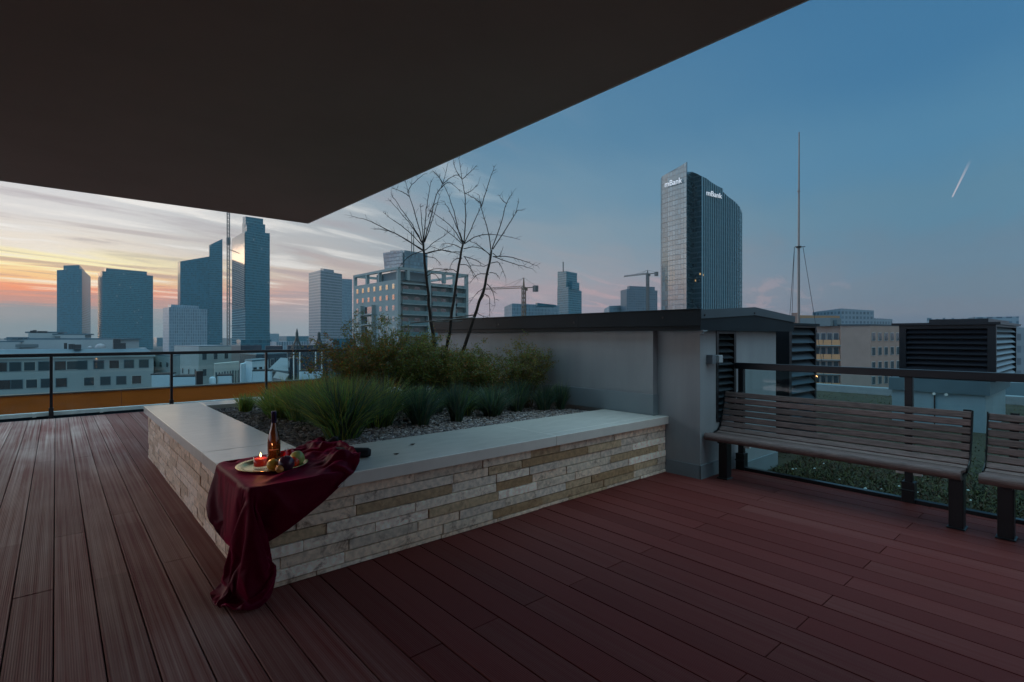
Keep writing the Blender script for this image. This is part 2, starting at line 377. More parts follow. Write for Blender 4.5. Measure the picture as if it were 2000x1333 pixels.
# split-face limestone strips
def stone_mat():
    m = mat('limestone_strip', (.88, .74, .62), .8, tint=True, bump=.5, bscale=60)
    t = m.node_tree; O = t.nodes; K = t.links; b = O['Principled BSDF']
    src = b.inputs['Base Color'].links[0].from_socket
    co = O.new('ShaderNodeTexCoord')
    n = O.new('ShaderNodeTexNoise'); n.inputs['Scale'].default_value = 9; n.inputs['Detail'].default_value = 9; n.inputs['Roughness'].default_value = .75; n.inputs['Distortion'].default_value = .6; K.new(co.outputs['Object'], n.inputs['Vector'])
    r = O.new('ShaderNodeMapRange'); r.inputs[1].default_value = .54; r.inputs[2].default_value = .66; r.inputs[4].default_value = .75; K.new(n.outputs[0], r.inputs[0])
    mx = O.new('ShaderNodeMix'); mx.data_type = 'RGBA'; K.new(r.outputs[0], mx.inputs[0]); K.new(src, mx.inputs[6]); mx.inputs[7].default_value = (.20, .085, .05, 1)
    n3 = O.new('ShaderNodeTexNoise'); n3.inputs['Scale'].default_value = 28; n3.inputs['Detail'].default_value = 4; K.new(co.outputs['Object'], n3.inputs['Vector'])
    r3 = O.new('ShaderNodeMapRange'); r3.inputs[1].default_value = .35; r3.inputs[2].default_value = .65; r3.inputs[3].default_value = .78; r3.inputs[4].default_value = 1.15; K.new(n3.outputs[0], r3.inputs[0])
    mm = O.new('ShaderNodeVectorMath'); mm.operation = 'SCALE'; K.new(mx.outputs[2], mm.inputs[0]); K.new(r3.outputs[0], mm.inputs['Scale'])
    K.new(mm.outputs[0], b.inputs['Base Color'])
    return m
m_stone = stone_mat()
m_mortar = mat('grey_mortar', (.22, .24, .25), .9, var=.2, vscale=30)
m_coping = mat('honed_limestone_coping', (.84, .77, .69), .16, var=.08, vscale=5, vstretch=(1, 3, 1), bump=.01, bscale=40, ior=1.75)
m_copedge = m_coping

# ================================================================== GROUND, CITY FLOOR
GZ = -28.0
g = MB(); S = 9000
g.quad((-S, -S, GZ), (S, -S, GZ), (S, S, GZ), (-S, S, GZ))
tag(g.build('ground', mat('city_ground', (.05, .055, .055), .9, var=.5, vscale=.02)), kind='structure')

# ================================================================== ROOF TERRACE DECK
PW, X0 = .1675, -.008
deck = MB()
dk = random.Random(3)
for k in range(-28, 33):
    xa, xb = X0 + k * PW + .0028, X0 + (k + 1) * PW - .0028
    if xb > 5.42: xb = 5.42
    if xa > 5.36: continue
    js = [8.87, 4.84, 1.01, -3.0] if k % 2 == 0 else [7.86, 3.86 if k < 5 else 6.1, 2.02 if k > 5 else -.2, -3.0]
    if k == 2: js = [8.9, 5.16, 4.84, -3.0]
    edges = [11.86] + [j for j in js]
    for a, b_ in zip(edges[:-1], edges[1:]):
        if k == 12 and abs(a - 1.01) < .01: pass
        tn = dk.uniform(.88, 1.12) * (1.45 if k < 4 else (1.15 if k < 6 else 1.0)); wear_sheen_amt = dk.uniform(.8, 1.3) if k < 4 else (dk.uniform(.25, .6) if k < 7 else dk.uniform(.0, .14))  # left boards brighter: sunset light painted into their tone and streaks
        dz = dk.uniform(-.0012, .0012)
        deck.box(xa, b_ + .002, -.022, xb, a - .002, dz, col=(tn, wear_sheen_amt, 0))
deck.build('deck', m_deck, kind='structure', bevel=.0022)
sub = MB(); sub.box(-6, -3.2, -.30, 5.42, 11.86, -.06)
sub.build('deck_substructure', mat('dark_substructure', (.02, .02, .02), .9), kind='structure')
# building under the terrace (own roof mass, so that the deck is not floating)
hb = thing('terrace_building', 'pale rendered building body carrying the timber roof terrace', 'building', (0, 4, GZ))
w = MB(); w.box(-9, -9, GZ, 5.5, 12.45, -.32); w.box(5.502, -9, GZ, 16.5, 12.0, -.42)
w.build('wall', m_render, hb)

# dark gutter strip and pale edge profile at the far edge of the deck
gut = MB(); gut.box(-6.5, 11.865, -.05, 7.5, 11.99, -.012); gut.box(-6.5, 12.058, -.3, 7.5, 12.12, .026)
tag(gut.build('edge_channel', m_fascia), 'dark metal channel along the far edge of the deck', 'channel')
# ================================================================== FAR RAILING
rl = thing('glass_railing', 'black steel railing with clear glass across the far end of the deck', 'railing', (0, 12, 0))
b_ = MB(); b_.box(-7, 11.965, 1.045, 7.6, 12.035, 1.105); b_.build('top_rail', m_black, rl, bevel=.006)
posts = [onY(100, 12) - 1.80 * 3, onY(100, 12) - 1.80 * 2, onY(100, 12) - 1.80, onY(100, 12), onY(335, 12), onY(520, 12), onY(520, 12) + 1.8, onY(520, 12) + 3.6]
for x in posts:
    p = MB(); p.box(x - .022, 11.975, -.02, x + .022, 12.025, 1.045); p.box(x - .032, 11.955, -.02, x + .032, 12.045, .17); p.box(x - .04, 11.95, -.03, x + .04, 12.05, -.008)
    p.build('post', m_black, rl, bevel=.004)
for a, c in zip(posts[:-1], posts[1:]):
    p = MB(); p.box(a + .03, 11.994, .10, c - .03, 12.006, 1.043); p.build('glass_panel', m_glass, rl)
# pale bottom profile behind the glass with small brackets
bt = MB(); bt.box(-7, 12.06, .028, 8, 12.16, .092)
x = -6.6
while x < 7: bt.box(x, 12.03, .02, x + .05, 12.06, .09); x += .9
tag(bt.build('edge_profile', m_trim), 'pale metal edge profile running below the far railing glass', 'edge profile')
# rust-orange parapet beyond
pz = zat(776, depth(onY(1, 13.2), 13.2))
op = thing('orange_parapet', 'rust orange panelled parapet beyond the far railing', 'parapet', (0, 13.2, -1))
x = -14.0; i = 0
while x < 12:
    p = MB(); p.box(x + .004, 13.2, -1.2, x + 2.996, 13.30, pz); p.build('panel', m_orange, op); x += 3.0
p = MB(); p.box(-14, 13.18, pz + .001, 13, 13.36, pz + .022); p.build('cap', mat('dark_cap', (.09, .07, .06), .5), op)

# ================================================================== STONE PLANTER
PX0, PY0, PX1, PY1 = .81, 3.06, 4.757, 7.15
TOPZ = .578; CT = .082; SZ = TOPZ - CT
pl = thing('stone_planter', 'raised planter clad in beige limestone strips with a smooth pale coping', 'planter', (PX0, PY0, 0))
core = MB()
core.box(PX0 + .025, PY0 + .025, 0, PX1, PY0 + .13, SZ); core.box(PX0 + .025, PY0 + .13, 0, PX0 + .13, PY1 + .2, SZ)
core.box(PX0 + .13, PY1 + .08, 0, PX1, PY1 + .2, SZ)
core.build('mortar_core', m_mortar, pl)
so = MB(); so.box(PX0 + .13, PY0 + .13, .02, PX1 - .1, PY1 + .08, .50); so.build('soil', m_soil, pl)
hs = [0, .030] + [.030 + (SZ - .030) / 7 * i for i in range(1, 8)]
tints = [(1.0, .98, .96), (.95, .90, .84), (.74, .62, .46), (1.15, 1.12, 1.08), (.60, .48, .34), (.86, .82, .80), (.84, .80, .76), (1.04, .93, .84), (.52, .38, .24), (1.32, 1.30, 1.28), (1.1, .98, .88)]
sr = random.Random(11)
fr_ = MB()
for i in range(len(hs) - 1):
    xx = PX0; first = True
    while xx < PX1 - .01:
        ln = sr.uniform(.30, .78) if i not in (0,) else sr.uniform(.35, .6)
        if first: ln *= sr.uniform(.4, 1.0); first = False
        xe = min(PX1, xx + ln)
        if PX1 - xe < .12: xe = PX1
        pr = sr.uniform(-.004, .006)
        fr_.box(xx + .002, PY0 + pr, hs[i] + .0032, xe - .0035, PY0 + .026, hs[i + 1] - .0032, col=sr.choice(tints))
        xx = xe
fr_.build('front_cladding', m_stone, pl, bevel=.0015)
sc_ = MB()
tl = [(1.0, .84, .74), (.92, .76, .66), (1.06, .92, .84), (.84, .68, .58), (1.12, 1.0, .95)]
for i in range(len(hs) - 1):
    yy = PY0 + .028
    while yy < PY1 + .2 - .01:
        ye = min(PY1 + .2, yy + sr.uniform(.16, .42))
        if PY1 + .2 - ye < .08: ye = PY1 + .2
        pr = sr.uniform(-.003, .006)
        sc_.box(PX0 - pr, yy + .002, hs[i] + .002, PX0 + .026, ye - .002, hs[i + 1] - .002, col=sr.choice(tl))
        yy = ye
sc_.build('side_cladding', m_stone, pl, bevel=.0015)
# coping slabs with tight joints
def slab(x0, y0, x1, y1): MB().box(x0, y0, SZ + .001, x1, y1, TOPZ).build('coping_slab', m_coping, pl, bevel=.004)
CI, CJ = 1.345, 3.80          # inner edges of the left and front copings
YB0, YB1 = 7.09, 7.50
slab(PX0 - .03, PY0 - .03, 1.298, CJ); slab(1.301, PY0 - .03, 3.115, CJ); slab(3.118, PY0 - .03, 4.775, 3.15); slab(3.118, 3.151, 4.676, CJ)
slab(PX0 - .03, CJ + .003, CI, 4.243); slab(PX0 - .03, 4.246, CI, YB1)
slab(CI + .003, YB0, 2.9, YB1); slab(2.903, YB0, 4.676, YB1)

# gravel bed: separate pebbles
def pebbles():
    n = 15000
    verts = []; faces = []; cols = []
    ico = np.array([(0,0,1),(.894,0,.447),(.276,.851,.447),(-.724,.526,.447),(-.724,-.526,.447),(.276,-.851,.447),(.724,.526,-.447),(-.276,.851,-.447),(-.894,0,-.447),(-.276,-.851,-.447),(.724,-.526,-.447),(0,0,-1)])
    ft = [(0,1,2),(0,2,3),(0,3,4),(0,4,5),(0,5,1),(1,6,2),(2,7,3),(3,8,4),(4,9,5),(5,10,1),(6,7,2),(7,8,3),(8,9,4),(9,10,5),(10,6,1),(11,7,6),(11,8,7),(11,9,8),(11,10,9),(11,6,10)]
    pal = np.array([(.8,.78,.8),(1.25,1.15,1.1),(.55,.5,.5),(.7,.56,.46),(1.7,1.65,1.6),(.4,.38,.4),(1.0,.86,.76)])
    pr = [.22, .2, .18, .14, .08, .1, .08]
    for i in range(n):
        if i < 9500:      # dense along the visible front and left margins
            if rng.random() < .72: x, y = rng.uniform(CI + .01, 4.68), CJ + .012 + abs(rng.normal(0, .42))
            else: x, y = CI + .012 + abs(rng.normal(0, .35)), rng.uniform(CJ, YB0 - .01)
        else: x, y = rng.uniform(CI + .01, 4.68), rng.uniform(CJ + .01, YB0 - .01)
        if x > 4.66 or y > YB0 - .012: continue
        r = rng.uniform(.008, .018)
        s = np.array([r * rng.uniform(.9, 1.6), r * rng.uniform(.7, 1.1), r * rng.uniform(.45, .8)])
        v = ico * s * rng.uniform(.82, 1.15, (12, 1))
        a, t_ = rng.uniform(0, 6.28), rng.normal(0, .35)
        ca, sa_ = math.cos(a), math.sin(a); ct, st_ = math.cos(t_), math.sin(t_)
        v = v @ np.array([(1,0,0),(0,ct,st_),(0,-st_,ct)]) @ np.array([(ca,sa_,0),(-sa_,ca,0),(0,0,1)])
        v += (x, y, .516 + rng.uniform(0, .014))
        b0 = len(verts) * 12; verts.append(v); c = pal[rng.choice(7, p=pr)] * rng.uniform(.8, 1.2)
        faces += [(b0 + p[0], b0 + p[1], b0 + p[2]) for p in ft]; cols += [c] * 20
    me = bpy.data.meshes.new('gravel'); me.from_pydata(np.concatenate(verts).tolist(), [], faces); me.materials.append(m_grave)
    ca = me.attributes.new('tint', 'FLOAT_COLOR', 'FACE')
    arr = np.ones((len(faces), 4), np.float32); arr[:, :3] = np.array(cols); ca.data.foreach_set('color', arr.ravel())
    o = bpy.data.objects.new('gravel', me); COL.objects.link(o)
    tag(o, 'brown and grey gravel filling the stone planter', 'gravel', kind='stuff')
pebbles()

# ================================================================== PLANTS
def blades(n, x, y, z, rad, h, lean, cols, wid=.0035, rs=None, droop=1.0, bias=0):
    rs = rs or random.Random(int(x * 1000 + y * 77))
    m = MB()
    for i in range(n):
        a = rs.uniform(0, 2 * math.pi); r0 = rad * math.sqrt(rs.random()) * .45
        bx, by = x + r0 * math.cos(a), y + r0 * math.sin(a)
        hh = h * rs.uniform(.55, 1.08); ln = lean * rs.random() ** .8 * (0.35 + r0 / (rad * .45 + 1e-6) * .65)
        a2 = a + rs.gauss(0, .5); dx, dy = math.cos(a2), math.sin(a2)
        w = wid * rs.uniform(.7, 1.3); c = [v * rs.uniform(.75, 1.25) for v in rs.choice(cols)]
        px, py = -dy, dx
        a3 = rs.uniform(0, 3.14); px, py = math.cos(a3), math.sin(a3)
        pts = []
        for s in (0, .35, .7, 1.0):
            o = ln * s ** 1.7; zz = hh * (s - droop * .25 * (ln / max(hh, .01)) * s ** 3)
            pts.append((bx + dx * o, by + dy * o, z + zz, w * (1 - s) ** .6 + .0004))
        b = []
        for p in pts: b += [(p[0] - px * p[3], p[1] - py * p[3], p[2]), (p[0] + px * p[3], p[1] + py * p[3], p[2])]
        m.add(b, [(0, 1, 3, 2), (2, 3, 5, 4), (4, 5, 7, 6)], col=tuple(c))
    return m
blue = [(.42, .56, .95), (.34, .46, .78), (.58, .66, .95), (.75, .72, .8), (.28, .38, .6)]
grn = [(1.2, 1.35, .8), (1.6, 1.45, .6), (.9, 1.15, .8), (2.3, 1.7, .8), (.7, 1.0, .7)]
ZB = .515
GG = 'ornamental grass tufts in the stone planter'
tufts = [  # x, y, radius, height, lean, blades, palette, label
 (1.66, 6.62, .12, .20, .10, 260, grn, 'small dark grass tuft at the far left end of the planter'),
 (1.86, 6.20, .20, .32, .28, 420, grn, 'yellow green grass tuft second from the left in the planter'),
 (1.95, 5.62, .25, .42, .36, 560, grn, 'loose yellow green grass tuft behind the gravel beside the wine bottle'),
 (2.02, 5.05, .26, .46, .40, 620, grn, 'tall bright grass tuft behind the biggest grass clump'),
 (1.86, 4.36, .26, .50, .46, 1250, grn + blue, 'biggest grass clump, wide and arching, right behind the wine bottle'),
 (2.38, 4.72, .24, .46, .42, 760, blue + grn, 'dark arching grass clump just right of the biggest clump'),
 (2.72, 4.52, .15, .42, .26, 480, blue, 'upright blue green grass tuft in front of the tall shrubs'),
 (3.10, 4.44, .11, .42, .16, 360, blue, 'narrow upright blue green grass tuft left of the planter middle'),
 (3.62, 4.50, .16, .38, .32, 520, blue, 'spreading blue green grass tuft in the right half of the planter'),
 (4.08, 4.62, .13, .40, .22, 440, blue, 'upright blue green grass tuft in front of the round autumn shrub'),
 (4.36, 4.45, .12, .32, .20, 380, blue, 'short blue green grass tuft below the round shrub, second from the wall'),
 (4.55, 4.36, .09, .33, .12, 300, blue, 'last narrow grass tuft next to the rendered wall'),
 (3.30, 5.15, .16, .30, .26, 340, blue, 'half hidden grass tuft behind the narrow blue green one'),
 (1.80, 5.90, .16, .26, .24, 300, grn, 'low dry grass tuft at the left gravel edge'),
 (2.45, 5.25, .24, .34, .38, 620, grn, 'tall green grass tuft behind the dark arching clump'),
 (2.20, 5.95, .22, .36, .34, 520, grn, 'yellow green grass tuft in front of the orange tinged shrub'),
 (2.95, 4.95, .20, .32, .34, 480, blue + grn, 'dense tuft filling the gap behind the two upright blue green ones'),
 (3.85, 4.95, .16, .28, .30, 420, blue, 'soft blue green tuft between the spreading one and the round shrub'),
 (3.40, 4.75, .14, .27, .26, 380, blue + grn, 'mixed green tuft beside the spreading blue green one'),
]
for (x, y, rad, h, le, n, pal, lab) in tufts:
    t = thing('ornamental_grass', lab, 'ornamental grass', (x, y, ZB), GG)
    k_ = 1.0 if pal is blue else 1.14
    blades(int(n * 1.4), x, y, ZB, rad * 1.1, h * k_, le * 1.2, pal, wid=.0036).build('blades', m_grassb, t)
    rs = random.Random(int(x * 99))
    st = MB()
    for i in range(5):
        a = rs.uniform(0, 6.28); st.tube([(x, y, ZB), (x + .4 * le * math.cos(a), y + .4 * le * math.sin(a), ZB + h * .7), (x + le * math.cos(a), y + le * math.sin(a), ZB + h * rs.uniform(.85, 1.12))], [.0014, .001, .0006], n=3, col=(2.6, 2.2, 1.4))
    st.build('dry_stalks', m_grassb, t)

def shrub(x, y, h, spread, nst, nlf, cols, lab, seed, leaf=(.032, .007), low=.25, name='leafy_shrub', up=1.0):
    rs = random.Random(seed)
    t = thing(name, lab, 'shrub', (x, y, ZB), 'fine leaved shrubs in the stone planter')
    st = MB(); lf = MB(); tips = []
    for i in range(nst):
        a = rs.uniform(0, 6.28); rr = spread * rs.random() ** .6; hh = h * rs.uniform(.6, 1.0) * (1 - .25 * (rr / spread) ** 2)
        p0 = Vector((x + rs.gauss(0, .05), y + rs.gauss(0, .05), ZB)); p3 = Vector((x + rr * math.cos(a), y + rr * math.sin(a), ZB + hh))
        p1 = p0.lerp(p3, .35) + Vector((0, 0, .10 * hh)) + Vector((rs.gauss(0, .02), rs.gauss(0, .02), 0)); p2 = p0.lerp(p3, .7) + Vector((rs.gauss(0, .02), rs.gauss(0, .02), .06 * hh))
        path = [p0, p1, p2, p3]; st.tube(path, [.0045, .0035, .002, .001], n=4, cap=False, col=(.9, .6, .55)); tips.append(path)
        for j in range(4):
            s = rs.uniform(.35, .95); q = p0.lerp(p3, s) + Vector((0, 0, .06 * hh)); d = Vector((rs.gauss(0, 1), rs.gauss(0, 1), rs.uniform(.0, 1.0))).normalized() * rs.uniform(.08, .2)
            st.tube([q, q + d * .6 + Vector((0, 0, .01)), q + d], [.0016, .0012, .0006], n=3, cap=False, col=(.9, .6, .55)); tips.append([q, q + d * .5, q + d * .8, q + d])
    for i in range(nlf):
        pa = rs.choice(tips); s = low + (1 - low) * rs.random() ** .75 if len(pa) == 4 else rs.random()
        k = s * 3; a_, b2 = int(min(k, 2)), min(k, 3) - int(min(k, 2)); c = pa[a_].lerp(pa[a_ + 1], b2) + Vector((rs.gauss(0, .022), rs.gauss(0, .022), rs.gauss(0, .02)))
        d = Vector((rs.gauss(0, 1), rs.gauss(0, 1), rs.gauss(.25, .6))).normalized(); n = d.orthogonal().normalized()
        n = Matrix.Rotation(rs.uniform(0, 6.28), 3, d) @ n; L_ = leaf[0] * rs.uniform(.6, 1.3); W_ = leaf[1] * rs.uniform(.7, 1.2)
        cc = [v * rs.uniform(.6, 1.35) for v in rs.choice(cols)]
        lf.add([c, c + d * L_ * .5 + n * W_, c + d * L_, c + d * L_ * .5 - n * W_], [(0, 1, 2, 3)], col=tuple(cc))
    st.build('stems', m_leaf, t); lf.build('foliage', m_leaf, t)
oliv = [(.95, 1.15, .9), (1.15, 1.25, .7), (.7, .9, .85), (1.5, 1.2, .5), (.85, 1.0, .8)]
autu = [(2.2, 1.05, .6), (1.2, 1.0, .8), (1.7, 1.0, .6), (.9, .95, .9), (2.9, 1.1, .4)]
dusk_ = [(.9, .95, 1.0), (1.2, 1.0, .9), (1.0, 1.0, 1.1), (1.8, 1.2, .8)]
LFS = (.030, .0060)
shrub(2.62, 5.75, .96, .60, 90, 17000, oliv + oliv + autu, 'loose shrub with orange tinged leaves at the left of the shrub row', 1, leaf=LFS)
shrub(3.05, 6.25, 1.28, .48, 52, 6500, oliv, 'tall airy sprigs rising highest behind the orange tinged shrub', 2, leaf=LFS)
shrub(3.25, 5.60, .92, .55, 90, 17000, oliv, 'dense olive shrub directly left of the three bare trees', 3, leaf=LFS)
shrub(3.80, 6.30, .98, .48, 66, 10000, oliv, 'rounded olive shrub around the feet of the bare trees', 4, leaf=LFS)
shrub(3.72, 5.45, .74, .50, 90, 15000, oliv + autu[:2] + oliv, 'brownish shrub in front of the bare tree trunks', 5, leaf=LFS)
shrub(4.10, 5.60, .80, .46, 66, 9500, oliv, 'mid height green shrub against the dark roof fascia', 6, leaf=LFS)
shrub(4.05, 5.15, .62, .42, 50, 6500, autu[:2] + oliv, 'low brownish shrub bridging the gap left of the round shrub', 8, leaf=LFS)
shrub(4.36, 4.78, .92, .42, 60, 7000, dusk_ + oliv, 'separate round shrub with bare lower stems close to the rendered wall', 7, low=.42, leaf=LFS)
# a few pale stones/flowers low between the shrubs
fl = MB(); rs = random.Random(5)
for i in range(60):
    x, y = 2.9 + rs.gauss(0, .35), 5.05 + rs.gauss(0, .2); z = .62 + rs.uniform(0, .12); r = rs.uniform(.006, .014)
    fl.lathe([(0, 0), (r, .003), (r * .9, .006), (0, .008)], (x, y, z), n=6, tilt=Matrix.Rotation(rs.uniform(-.6, .6), 4, 'X').to_3x3())
    fl.tube([(x, y, ZB), (x, y, z)], .0008, n=3)
tag(fl.build('small_flowers', mat('pale_petals', (.55, .56, .52), .6)), 'scattered tiny white flowers among the grass tufts', 'flowers', kind='stuff')

# bare young trees, traced as branch polylines with their own depths
TD = 7.1
def tp(cx_, cy_, dd=0.0):      # crop coordinates of the tree study -> place
    px, py = 660 + .315 * cx_, 300 + .315 * cy_; D = TD + dd; x, y = at(px, D); return Vector((x, y, zat(py, D)))
trees = [
 ('leftmost bare young tree, its branches fanning widest to the left', 0.0, [(612,1530),(600,1170),(575,1040),(560,880),(540,680),(530,545)], [
  [(525,600),(430,540),(270,455),(180,415),(88,390)], [(522,600),(400,520),(310,480),(215,468)], [(525,560),(470,470),(400,380),(310,280)], [(525,560),(460,440),(390,340),(330,255)],
  [(525,550),(480,380),(440,250),(420,180)], [(440,265),(400,240),(335,215)], [(432,240),(460,195),(530,130)], [(525,570),(410,460),(350,420),(285,370)], [(530,545),(518,400),(512,320)],
  [(532,545),(545,380),(560,270),(578,165)], [(535,545),(575,400),(610,260),(650,190),(682,60)], [(538,550),(590,400),(630,260)], [(650,190),(620,140),(588,110)], [(650,190),(700,150),(752,128)],
  [(640,215),(690,180),(760,235)], [(540,600),(600,550),(702,480)], [(540,620),(620,600),(720,565)], [(542,640),(600,650),(642,695)], [(544,620),(650,600),(755,625)], [(525,605),(440,640),(370,720)], [(560,395),(585,330),(625,300)],
  [(545,740),(610,715),(690,720)], [(548,760),(590,745),(640,790)]]),
 ('middle bare young tree of the three, the tallest and most upright', .10, [(655,1530),(665,1240),(690,1130),(715,920),(750,700),(776,560)], [
  [(775,565),(740,450),(690,270),(630,150)], [(780,560),(792,400),(786,250),(770,160),(750,32)], [(770,160),(810,125),(862,75)], [(770,160),(735,110),(715,50)], [(780,555),(730,440),(690,350),(660,300)],
  [(768,550),(690,440),(565,350)], [(768,560),(700,500),(610,440)], [(785,555),(840,440),(880,340),(890,300)], [(785,560),(870,510),(980,505),(1130,535)], [(772,590),(700,560),(650,562)], [(780,590),(850,580),(920,610),(945,640)],
  [(768,610),(680,610),(580,578)], [(770,650),(720,660),(690,722)], [(780,640),(850,660),(912,695)], [(785,640),(820,700),(842,765)], [(785,250),(830,230),(870,190)], [(760,690),(810,700),(870,790)], [(745,740),(700,720),(600,735)]]),
 ('rightmost bare young tree, leaning to the right with drooping twigs', -.12, [(690,1530),(765,1260),(840,1030),(900,860),(930,720),(952,600)], [
  [(950,605),(930,480),(890,340),(872,255)], [(888,330),(930,200),(968,88)], [(875,300),(840,275),(800,255)], [(955,595),(1010,440),(1045,310),(1078,252)], [(1045,310),(1020,290),(1000,262)], [(960,595),(1040,470),(1100,370),(1120,288)],
  [(945,630),(870,570),(820,545)], [(960,640),(1060,640),(1160,670),(1242,700)], [(965,640),(1080,680),(1205,715)], [(950,680),(1000,680),(1042,775)], [(940,740),(980,745),(1004,782)], [(935,750),(870,750),(818,805)],
  [(925,810),(960,860),(975,942)], [(900,870),(940,900),(942,1022)], [(915,830),(870,860),(820,922)], [(960,620),(1000,640),(1025,578)], [(940,690),(890,700),(830,690)], [(1100,370),(1120,350),(1140,355)], [(905,880),(860,985),(945,1020)]]),
]
for lab, off, trunk, brs in trees:
    rs = random.Random(len(lab))
    base = tp(*trunk[0], off); base.z = ZB
    t = thing('bare_tree', lab, 'tree', tuple(base), 'young bare trees tied to canes in the planter')
    tpts = [tp(*p, off) for p in trunk]; tpts[0] = Vector((tpts[0].x, tpts[0].y, ZB))
    fine = []
    for a, c in zip(tpts[:-1], tpts[1:]):
        for s in (0, .33, .66): fine.append(a.lerp(c, s) + Vector((rs.gauss(0, .004), rs.gauss(0, .004), 0)))
    fine.append(tpts[-1]); k = len(fine)
    tm = MB(); tm.tube(fine, [.026 - .013 * i / k for i in range(k)], n=10); tm.build('trunk', m_bark, t, smooth=True)
    for br in brs:
        m = MB(); de = rs.uniform(-.45, .45); n = len(br)
        pts = [tp(p[0], p[1], off + de * (i / (n - 1))) for i, p in enumerate(br)]
        pp = []
        for i in range(n - 1):
            pa, pb, pc, pd = pts[max(i-1, 0)], pts[i], pts[i+1], pts[min(i+2, n-1)]
            for s in (0, .25, .5, .75):
                pp.append(.5 * ((2 * pb) + (pc - pa) * s + (2 * pa - 5 * pb + 4 * pc - pd) * s * s + (3 * pb - pa - 3 * pc + pd) * s ** 3))
        pp.append(pts[-1]); kk = len(pp); tot = sum((a - c).length for a, c in zip(pp[:-1], pp[1:]))
        pp = [q + Vector((rs.gauss(0, .0025), rs.gauss(0, .0025), rs.gauss(0, .0025))) if 0 < i < kk - 1 else q for i, q in enumerate(pp)]
        r0 = .0036 + .0034 * min(tot, 1.2); m.tube(pp, [r0 * (1 - i / kk) ** .8 + .0013 for i in range(kk)], n=5)
        nt_ = int(tot * 22)
        for j in range(nt_):
            i = rs.randint(2, kk - 1); q = pp[i]; d = (pp[i] - pp[i - 1]).normalized(); o = d.orthogonal().normalized(); o = Matrix.Rotation(rs.uniform(0, 6.28), 3, d) @ o
            ln = rs.uniform(.02, .11); e = q + (d * .7 + o * .7) * ln
            m.tube([q, q.lerp(e, .5) + Vector((0, 0, .003)), e], [.0022, .0018, .0014], n=3)
        m.build('branch', m_bark, t)
# tied canes between the trunks
for i, (a, c, d1, d2) in enumerate([((450,1052),(850,1018),-.05,-.2), ((540,1040),(890,1022),.15,-.1), ((700,1020),(855,1000),.25,.1), ((600,1046),(770,1040),.0,.2)]):
    cn = MB(); cn.tube([tp(*a, d1), tp(*c, d2)], .0085, n=6)
    tag(cn.build('cane', m_cane), ['long grey cane reaching furthest left across the bare tree trunks', 'grey cane lashed to the leaning trunk, extending furthest right', 'short upper grey cane between the middle and right trunks', 'shortest lower cane in front of the left and middle trunks'][i], 'cane', 'canes lashed across the bare tree trunks')

# ================================================================== PLANT ROOM
pr_ = thing('rooftop_plant_room', 'low rendered plant room with anthracite metal roof edge right of the planter', 'plant room', (4.76, 2.68, 0))
w = MB()
w.box(4.76, 2.68, -.3, 5.07, 3.4, 1.50); w.box(4.76, 3.4, -.3, 5.07, 7.25, 1.50)
w.box(5.49, 2.68, -.3, 6.50, 3.4, 1.50)
w.box(5.07, 2.80, -.3, 5.49, 3.4, 1.50)
w.box(5.07, 2.68, -.3, 5.49, 2.80, .52)
w.box(5.07, 3.4, -.3, 6.50, 7.25, 1.50)
w.build('wall', m_render, pr_)
w = MB(); w.box(4.685, 3.165, TOPZ - .3, 4.759, 7.24, 1.49); w.build('wall_facing', m_render, pr_)
w = MB(); w.box(4.665, 3.150, TOPZ + .002, 4.684, 7.24, TOPZ + .215); w.box(4.684, 3.150, TOPZ + .002, 4.759, 3.164, TOPZ + .215)
w.build('plinth_flashing', m_plinth, pr_, bevel=.002)
w = MB(); w.box(4.752, 2.671, 0, 4.7595, 3.05, .135); w.box(4.752, 2.664, 0, 5.40, 2.6795, .135); w.build('base_flashing', m_plinth, pr_)
w = MB(); w.box(5.5, 2.66, -.35, 6.51, 2.679, .02); w.build('base_flashing', m_plinth, pr_)
# roof: gabled slab with folded metal edge
FX0, FX1, FY = 4.625, 6.82, 2.60
prof = [(FX0, 1.648), (5.75, 1.712), (FX1, 1.638)]
rf = MB()
ye = 7.32
for (a, za), (c, zc) in zip(prof[:-1], prof[1:]):
    rf.quad((a, FY, za), (c, FY, zc), (c, ye, zc), (a, ye, za))
rf.box(FX0 + .02, FY + .02, 1.47, FX1 - .02, ye - .02, 1.60)
rf.build('roof', m_fascia, pr_)
f1 = MB()          # front edge: lower band
f1.add([(FX0, FY, 1.455), (FX1, FY, 1.455), (FX1, FY, 1.572), (5.75, FY, 1.632), (FX0, FY, 1.570)], [(0, 1, 2, 3, 4)])
f1.quad((FX0, FY, 1.455), (FX0, FY + .12, 1.455), (FX1, FY + .12, 1.455), (FX1, FY, 1.455))
f1.quad((FX0, FY, 1.455), (FX0, FY, 1.57), (FX0, ye, 1.57), (FX0, ye, 1.455)); f1.quad((FX0, FY, 1.455), (FX0, ye, 1.455), (FX0 + .14, ye, 1.455), (FX0 + .14, FY, 1.455))
f1.quad((FX1, FY, 1.455), (FX1, ye, 1.455), (FX1, ye, 1.572), (FX1, FY, 1.572))
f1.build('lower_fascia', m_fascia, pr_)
f2 = MB()
def strip(a, c, y, z0a, z1a, z0c, z1c): f2.obox((a, y, z0a), (c - a, 0, z0c - z0a), (0, .02, 0), (0, 0, z1a - z0a))
f2.add([(FX0 - .006, FY - .012, 1.566), (5.75, FY - .012, 1.628), (5.75, FY - .012, 1.716), (FX0 - .006, FY - .012, 1.652)], [(0, 1, 2, 3)])
f2.add([(5.75, FY - .012, 1.628), (FX1 + .006, FY - .012, 1.568), (FX1 + .006, FY - .012, 1.642), (5.75, FY - .012, 1.716)], [(0, 1, 2, 3)])
